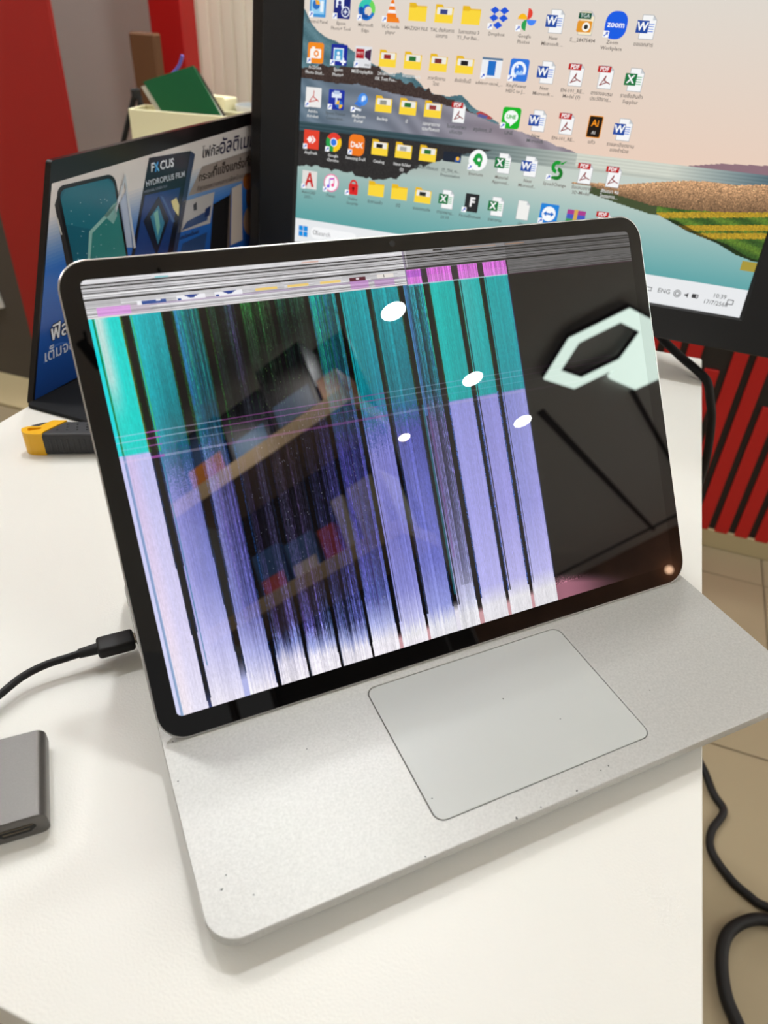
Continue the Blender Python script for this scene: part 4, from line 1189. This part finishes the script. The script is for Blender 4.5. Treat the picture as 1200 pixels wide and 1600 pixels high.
layout = [
 [(ic_control, 'Control Panel', 1), (ic_epool, 'Epson\nPhoto+ Tool', 1), (ic_edge, 'Microsoft\nEdge', 1), (ic_vlc, 'VLC media\nplayer', 1), (fo(), 'MAZ32H FILE', 0), (fo((60, 70, 130)), 'TAL ตั้งกิจการ\nเอกสาร', 0), (fo(), 'ใบงานสอน 3\nY1_Per Bas...', 0), (ic_drop, 'Dropbox', 1), (ic_photos, 'Google\nPhotos', 1), (W_, 'New\nMicrosoft ...', 0), (ic_tga, 'S__28475404', 0), (ic_zoom, 'Zoom\nWorkplace', 1), (W_, 'ขอเอกสาร', 0)],
 [(ic_acd, 'ACDSee\nPhoto Stud...', 1), (ic_eplus, 'Epson\nPhoto+', 1), (ic_msi, 'MSIDisplayKit', 1), (fo((150, 40, 40)), '20180917น\nKK Test Fee...', 0), (fo((40, 110, 50)), 'Watermark', 0), (fo((120, 50, 50)), 'ภาพจัดงาน\nโดย', 0), (fo((30, 28, 28)), 'ส่งจัดชิ้นนี้', 0), (ic_doc, 'advisor-excel_...', 1), (ic_king, 'KingViewer\nHEIC to J...', 1), (W_, 'New\nMicrosoft ...', 0), (pdf, 'EN-101_RE...\nModel (1)', 0), (pdf, 'ตารางอบรม\nประวัติงาน...', 0), (X_, 'รายชื่อสินค้า\nSupplier', 0)],
 [(ic_acro, 'Adobe\nAcrobat', 1), (ic_epri, 'Epson Printer\nConnection...', 1), (ic_myep, 'MyEpson\nPortal', 1), (fo((150, 150, 140)), 'Backup', 0), (fo((40, 110, 50)), 'ปี', 0), (fo((150, 60, 60)), 'เอกสารขาย\nรวมทั้งหมด', 0), (pdf, 'ใบเสนอราคา\nปรับปรุง', 0), (ic_small, 'สรุปยอด_ปี', 0), (ic_line, 'LINE', 1), (W_, 'New\nMicrosoft', 0), (pdf, 'EN-101_RE...', 0), (ic_ai, 'แก้ว', 0), (W_, 'รายละเอียดงาน\nของชำร่วย', 0)],
 [(ic_any, 'AnyDesk', 1), (ic_chrome, 'Google\nChrome', 1), (ic_dex, 'Samsung DeX', 1), (fo((30, 28, 26)), 'Catalog', 0), (fo((170, 170, 165)), 'New folder\n(2)', 0), (fo((40, 110, 50)), 'รูปสินค้าทั้งหมด', 0), (ic_thumb, 'IT_TH_m...\nPresentation', 0), (ic_ever, 'Evernote', 1), (X_, 'Material\nApproval...', 0), (W_, 'New\nMicrosof...', 0), (ic_s, 'SpeedChange', 1), (pdf, 'ข้อเสนองาน\n3D-Model', 0), (pdf, 'สัญญา 4จ\nโครงการ...', 0)],
 [(ic_cad, 'AutoCAD\n2021...', 1), (ic_tunes, 'iTunes', 1), (ic_lock, 'Online\nSecurity', 1), (fo(), 'รับงานแล้ว', 0), (fo(), 'ปีนี้', 0), (fo((40, 44, 40)), 'แบบตกแต่ง', 0), (X_, 'ตารางงาน...\n20.10', 0), (ic_f, 'FocusElement', 1), (X_, 'ราคางาน', 0), (ic_blank, 'ปก', 0), (ic_team, 'TeamViewer', 1), (ic_rar, 'ไฟล์', 0), (pdf, 'ใบงาน', 0)]]
U0, DU, R0, DV = 0.032, 0.0555, 0.468, 0.0824
HALF = 0.0188 * MW
for r, row in enumerate(layout):
    for c, (fn, cap, sc_) in enumerate(row):
        F = Flat()
        fn(F)
        if sc_:
            shortcut(F)
        Uc, Vc = U0 + c * DU, R0 - r * DV
        # caption colour as the desktop draws it: pale on the dark ground, dark on the pale ground
        iu = min(nu - 1, int(Uc * nu)); iv = min(nv - 1, max(0, int((Vc - .032) / .5625 * nv)))
        lum = pic[iv, iu].mean()
        ccol = (228, 228, 226) if lum < 130 else ((104, 94, 88) if lum > 185 else (78, 84, 84))
        for k, ln in enumerate(cap.split('\n')):
            F.text(ln, 0, -1.42 - .50 * k, .46, ccol, 2, 'CENTER', .012, 0, 1)
        ox, oy = -hw_ + Uc * MW, Vc * MW
        me = F.mesh(lambda x, y, l, ox=ox, oy=oy: mon(ox + x * HALF, oy + y * HALF, 0.0001 + l))
        obj('desktop_icon', me, M_icon, obj_disp)
# taskbar marks
F = Flat()
for dx in (-1, 1):
    for dy in (-1, 1):
        F.rect(.022 + dx * .0062 - .0055, .0265 + dy * .0062 - .0055, .022 + dx * .0062 + .0055, .0265 + dy * .0062 + .0055, (20, 140, 220), 2)
F.rr(.042, .014, .16, .040, .012, (246, 247, 248), 1)
F.arc(.053, .028, .0035, .0048, 0, 360, (90, 90, 92), 3)
F.text('Search', .075, .027, .014, (120, 120, 122), 3)
F.rect(.812, .022, .824, .030, (100, 102, 104), 2); F.rect(.8135, .0235, .8225, .0285, (232, 234, 236), 3)
F.text('ENG', .848, .0262, .0125, (70, 70, 72), 2)
F.arc(.874, .026, .003, .0045, 0, 360, (70, 70, 72), 2); F.arc(.874, .026, .006, .0072, 0, 360, (70, 70, 72), 2)
F.poly([(.888, .0245), (.891, .0245), (.895, .021), (.895, .031), (.891, .0275), (.888, .0275)], (70, 70, 72), 2)
F.rr(.902, .0225, .9145, .0305, .002, (60, 60, 62), 2); F.rect(.910, .024, .913, .029, (200, 200, 202), 3)
F.text('10:39', .953, .0335, .0115, (60, 60, 62), 2); F.text('17/7/2568', .949, .0195, .0115, (60, 60, 62), 2)
F.rr(.969, .021, .981, .031, .002, (90, 90, 92), 2); F.rr(.9705, .0225, .9795, .0295, .0015, (232, 234, 236), 3)
obj('taskbar_marks', F.mesh(lambda x, y, l: mon(-hw_ + x * MW, y * MW, 0.0001 + l)), M_icon, obj_disp)

# ------------------------------------------------------------------ loose cables
mcab = obj('monitor_cable', tube([(0.06, .728, .90), (0.075, .722, .84), (.0960, .706, .790), (.1149, .690, .7744), (.1384, .675, .7625), (.1580, .657, .7570), (.1705, .648, .7505), (.1785, .645, .7329), (.1848, .645, .7163), (.1908, .645, .6875), (.1945, .645, .6567), (.196, .65, .60), (.20, .68, .40), (.21, .76, .15), (.24, .92, .02), (.30, 1.06, .006)], 0.0044, 12), M_cable2, None, True)
tag(mcab, 'black monitor cable dropping over the table corner', 'cable')
c1 = obj('power_cable', tube([(.18, .93, .0062), (.30, .90, .0062), (.368, .825, .0062), (.395, .762, .0062), (.411, .734, .0062), (.393, .690, .0062), (.393, .655, .0062), (.419, .621, .0062), (.445, .604, .0062), (.471, .596, .0062), (.56, .60, .0062), (.75, .66, .0062)], 0.0062, 12), M_cable2, None, True)
tag(c1, 'black power cable with a kink lying on the beige floor', 'cable')
c2 = obj('power_cable', tube([(.95, .50, .0086), (.65, .56, .0086), (.53, .575, .0086), (.476, .576, .0086), (.442, .563, .0086), (.415, .533, .0086), (.407, .494, .0086), (.412, .451, .0086), (.426, .421, .0086), (.46, .36, .0086), (.56, .29, .0086), (.7, .27, .0086)], 0.0086, 12), M_cable2, None, True)
tag(c2, 'thicker black cable looping on the floor nearest the viewer', 'cable')
